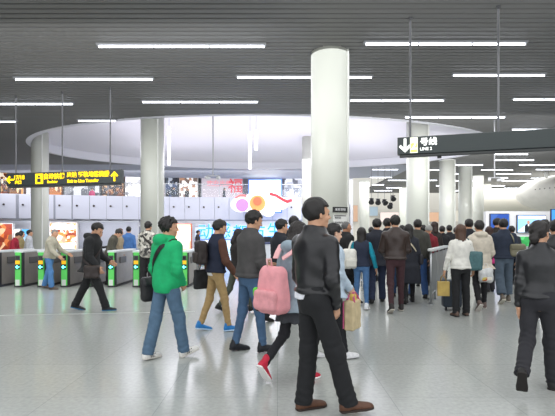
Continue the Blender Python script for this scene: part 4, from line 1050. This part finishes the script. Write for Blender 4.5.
# -- middle group
person(279, 7.4, 1.72, 58, 'easyR', 'man in navy jacket facing right, seen just right of the grey jacket man', head=(10, 6), top='#23262e', hair_col=BLK, bottom='#222328', arms=dict(R=(20, 8, 50, 10)), bulk=.012)
person(293, 8.6, 1.82, 28, 'easyL', 'dark-haired man in black rising behind the girl with the pink backpack', top='#1e1f22', hair_col=BLK, bottom='#1d1d20', bulk=.014)
person(344.5, 9.3, 1.74, 64, 'easyR', 'older man with grey hair and loose black coat, right of the notice on the column', head=(10, 0), top='#1b1b1d', hair='old', hair_col='#5c5b5a', hem=-.30, bottom='#17181a', skin='#b98566', bulk=.035)
# -- queue on the right
g = person(361.5, 8.75, 1.60, 14, dict(tL=8, kL=4, fL=0, tR=-6, kR=8, fR=-6), 'long-haired woman in navy vest with teal sleeves and blue jeans', fem=True, top='#222a3e', sleeve='#1590a8', hair='long', hair_col='#16100e', bottom='#486f9c', legs='tight', shoe='#e4e6ea', sole='#e8e8e8',
           arms=dict(R=(-4, 20, 22, 0), L=(10, 12, 40, 20)), bulk=.008, hem=-.04)
e = bag_root('backpack', g, (-.25, -.12, .12), 'white quilted backpack slung on the shoulder of the woman with teal sleeves', 'bag', True, yaw=-25)
soft_box('bag_body', (.30, .17, .38), .07, mat('#dcdad2', rough=.7, bump=.5, scale=40, var=.06), e, 20, h=.012, amp=.006); soft_box('front_pocket', (.22, .07, .16), .03, mat('#d2d0c6', rough=.7), e, 21, h=.012, loc=(0, -.10, -.08))
MB().ribbon([(.0, .02, .18), (.03, .02, .28), (.08, .05, .34), (.12, .12, .33)], (.02, 0, 0), .01).build('shoulder_strap', mat('#d8d6ce'), e)
person(377, 9.5, 1.80, 8, 'easyR', 'man in navy suit ahead of the woman with teal sleeves', top='#20242f', hem=-.16, hair_col=BLK, bottom='#26304a', legs='loose', bulk=.016)
person(387.5, 10.6, 1.85, 12, 'easyL', 'tall dark-haired man in black glimpsed between the navy suit and the brown jacket', top='#1d1f26', hem=-.12, hair_col=BLK, bottom='#2a4568', head=(20, 0))
person(395.5, 8.4, 1.82, 4, dict(tR=8, kR=5, fR=0, tL=-10, kL=14, fL=-26), 'man in dark brown leather jacket and maroon trousers, back to the camera in mid queue', top='#31241f', top_m=leather, hair_col=BLK, bottom='#3a2126', legs='slim', shoe='#1a1616', sole='#b9b2a8',
       arms=dict(L=(14, 12, 62, 25), R=(14, 12, 62, 25)), bulk=.018, hem=-.01)
g = person(409, 9.45, 1.68, 2, 'easyR', 'woman in long dark padded coat with a pale bag strap', fem=True, top='#20232c', hair='mid', hair_col=BLK, hem=-.48, bottom='#1c1c20', legs='slim', bulk=.012)
e = bag_root('shoulder_bag', g, (.23, .02, .02), 'dark bag with long pale strap on the woman in the padded coat', 'bag', True, yaw=80); soft_box('bag_body', (.24, .09, .22), .03, mat('#26262c'), e, 22, h=.014); strap(g, e, -.10, (.22, .0, .10), mat('#c8bfa6', rough=.6), .014)
person(418, 10.3, 1.81, 6, 'easyL', 'man in dark olive jacket and jeans left of the red sweater', top='#3c3c36', hair_col=BLK, hem=-.08, bottom='#2f4f80', bulk=.02, arms=dict(R=(2, 12, 14, 0)))
person(423, 12.6, 1.73, 20, 'easyR', 'dark-haired head and shoulders behind the olive jacket man', top='#24242a', hair_col=BLK)
person(429, 11.6, 1.70, 10, 'easyR', 'person in dark red sweater with a grey knitted hat', fem=True, hair='hat', hair_col='#9a9a96', top='#7c1f2a', bottom='#1f2028', bulk=.018)
person(435, 13.3, 1.84, 350, 'easyL', 'tall person with wavy brown-black hair behind the red sweater', top='#2a2422', hair='mid', hair_col='#2b1a12', fem=True)
person(442.5, 13.8, 1.72, 5, 'easyR', 'dark-haired person in black above the queue barrier, left of two', top='#1f2024', hair_col=BLK)
person(449.5, 14.4, 1.76, 8, 'easyL', 'dark-haired person in black above the queue barrier, right of two', top='#222328', hair_col=BLK)
g = person(461, 7.95, 1.64, 4, dict(tR=5, kR=4, fR=0, tL=-2, kL=6, fL=-3), 'long-haired woman in cream white sweater and black trousers, back to the camera', fem=True, hair='long', hair_col='#4e3526', top='#dcdad2', bottom='#16171a', legs='loose', shoe='#5a463c', hem=-.05,
           arms=dict(L=(2, 16, 16, 0), R=(6, 16, 22, 0)), bulk=.008)
Wr = g.arms['L'][2] + g.arms['L'][3] * .09
e = empty('paper_bag', g.world(Wr + A(-.01, 0, -.27)), -10 * D2, 'small gold paper bag held by the woman in the white sweater', 'bag')
b_ = MB(); b_.box((0, 0, 0), (.20, .10, .26), bevel=.006).build('bag_body', mat('#b59a52', rough=.45, var=.15, scale=8), e)
for q in (-1, 1): MB().tube([(-.05, q * .03, .12), (-.035, q * .02, .2), (0, 0, .26), (.035, q * .02, .2), (.05, q * .03, .12)], .005, 6).build('handle', mat('#8c7438'), e, True)
e = bag_root('shoulder_bag', g, (.24, -.07, .10), 'teal shoulder bag on the woman in the white sweater', 'bag', True, yaw=30)
soft_box('bag_body', (.24, .11, .34), .05, mat('#43686c', rough=.5, var=.15), e, 23, h=.012); strap(g, e, .13, (.24, -.04, .22), mat('#3c5e62', rough=.5), .014)
e = empty('suitcase', (PX(451.5, 8.6), 8.6, 0), -.1, 'dark wheeled suitcase on the floor left of the woman in the white sweater', 'suitcase')
soft_box('shell', (.34, .22, .52), .04, mat('#26303c', rough=.5), e, 24, h=.014, loc=(0, 0, .32), amp=.002)
for q in (-1, 1):
    MB().lathe([(.035, -.015), (.035, .015)], n=14).build('wheel', mat('#16161a'), e, loc=(q * .12, -.07, .035)).rotation_euler = (0, PI / 2, 0)
    MB().tube([(q * .08, .08, .56), (q * .08, .08, .95)], .01, 8).build('pull_rod', mat('#8a8c90', metal=.8), e, True)
MB().tube([(-.1, .08, .95), (.1, .08, .95)], .016, 8).build('grip', mat('#16161a'), e, True)
person(469.5, 10.6, 1.83, 6, 'easyL', 'tall man in dark top between the white sweater and the cream shawl', top='#23252c', hair_col=BLK, bottom='#23252c')
g = person(480, 8.7, 1.74, 6, dict(tR=10, kR=5, fR=4, tL=-10, kL=24, fL=-42), 'person in cream hooded shawl jacket and black trousers with short black hair', fem=True, hair='short', hair_col=BLK, top='#cdc4b4', hood=True, hem=-.14, bottom='#18181c', legs='slim', shoe='#6b5a54', sole='#d4cec6',
           arms=dict(R=(10, 16, 50, 15), L=(5, 12, 30, 10)), bulk=.036)
Wr = g.arms['R'][2] + g.arms['R'][3] * .09
e = empty('plastic_bag', g.world(A(.04, -.20, -.26)), 0, 'translucent white plastic bag of goods behind the person in the cream shawl', 'bag')
soft_box('bag_body', (.27, .16, .28), .07, mat('#d4d6d6', rough=.3, var=.2, scale=12, bump=.5), e, 25, h=.012, amp=.010); soft_box('contents', (.20, .165, .10), .04, mix_mat(['#d8c46a', '#c85a3a', '#7aa860', '#e8e4d8'], 14), e, 26, h=.012, loc=(0, -.004, -.06))
MB().tube([(-.04, 0, .12), (-.02, 0, .22), (.02, 0, .22), (.04, 0, .12)], .006, 6).build('handle', mat('#e0e2e2'), e, True)
person(489.5, 11.2, 1.66, 8, 'easyR', 'person in magenta coat between the cream shawl and the navy jumper', fem=True, hair='mid', hair_col='#33180f', top='#b02a6e', bottom='#2a2a30', hem=-.16)
g = person(504, 9.5, 1.79, 8, dict(tR=10, kR=6, fR=4, tL=-8, kL=20, fL=-34), 'man in navy jumper and rolled jeans with an olive bag', top='#222b3c', hair_col=BLK, hem=-.04, bottom='#4a5866', legs='wide', shoe='#6a6258', sole='#cfcabc', bulk=.016, cuff=.10)
e = bag_root('shoulder_bag', g, (.22, -.14, .14), 'olive grey shoulder bag on the back of the navy-jumper man', 'bag', True, yaw=15)
soft_box('bag_body', (.30, .12, .26), .05, mat('#77735f', rough=.7, var=.12), e, 27, h=.012); soft_box('flap', (.28, .13, .12), .04, mat('#6d6955', rough=.7), e, 28, h=.012, loc=(0, -.01, .06)); strap(g, e, .10, (.20, -.12, .24), mat('#8a8670', rough=.7), .016)
person(497, 12.0, 1.9, 40, 'easyR', 'tall dark-haired man in black looking right beside the blue poster', head=(40, 0), top='#2a2420', hair_col=BLK)
person(545, 7.7, 1.72, 12, 'easyL', 'dark-haired person in black behind the head of the woman with the low bun', top='#1d1f24', hair_col=BLK)
person(557, 6.6, 1.68, 8, 'easyR', 'person in glossy black jacket cut by the right edge of the photo', top='#191a1d', top_m=leather, hair_col=BLK, hem=-.10, bulk=.014)
for px, Y, H, hd, c, lab in ((512, 12.6, 1.70, 10, '#2b2f3a', 'distant queue member in slate grey right of the navy-jumper man'), (456, 15.6, 1.70, 20, '#2a2a2c', 'distant queue member in black between the barrier heads and the white sweater'), (402, 12.5, 1.72, 15, '#26282f', 'dark-haired queue member behind the brown leather jacket'),
                             (412, 14.2, 1.66, -10, '#3a2e2a', 'queue member in brown glimpsed between the padded coat and olive jacket'), (371, 13.6, 1.68, 25, '#2d3038', 'queue member in charcoal glimpsed behind the navy suit')):
    person(px, Y, H, hd, 'easyR', lab, top=c, hair_col=BLK)
# -- people up on the mezzanine
for px, Y, H, hd, c, bc, lab in ((92, 39.5, 1.6, 150, '#d0487a', '#b84a70', 'person in pink clothes up on the mezzanine behind the yellow sign'), (173, 39.5, 1.7, 90, '#26303c', '#1f2026', 'dark-clothed person up on the mezzanine right of the second column'),
                             (187, 40, 1.66, 200, '#2f2c30', '#2a2a30', 'dark-clothed person up on the mezzanine left of the camera rod'), (224, 40, 1.68, 90, '#3a3c44', '#222228', 'grey-clothed person on the mezzanine near the red lettering')):
    person(px, Y, H, hd, 'stand', lab, top=c, bottom=bc, hair_col=BLK, z=3.9)
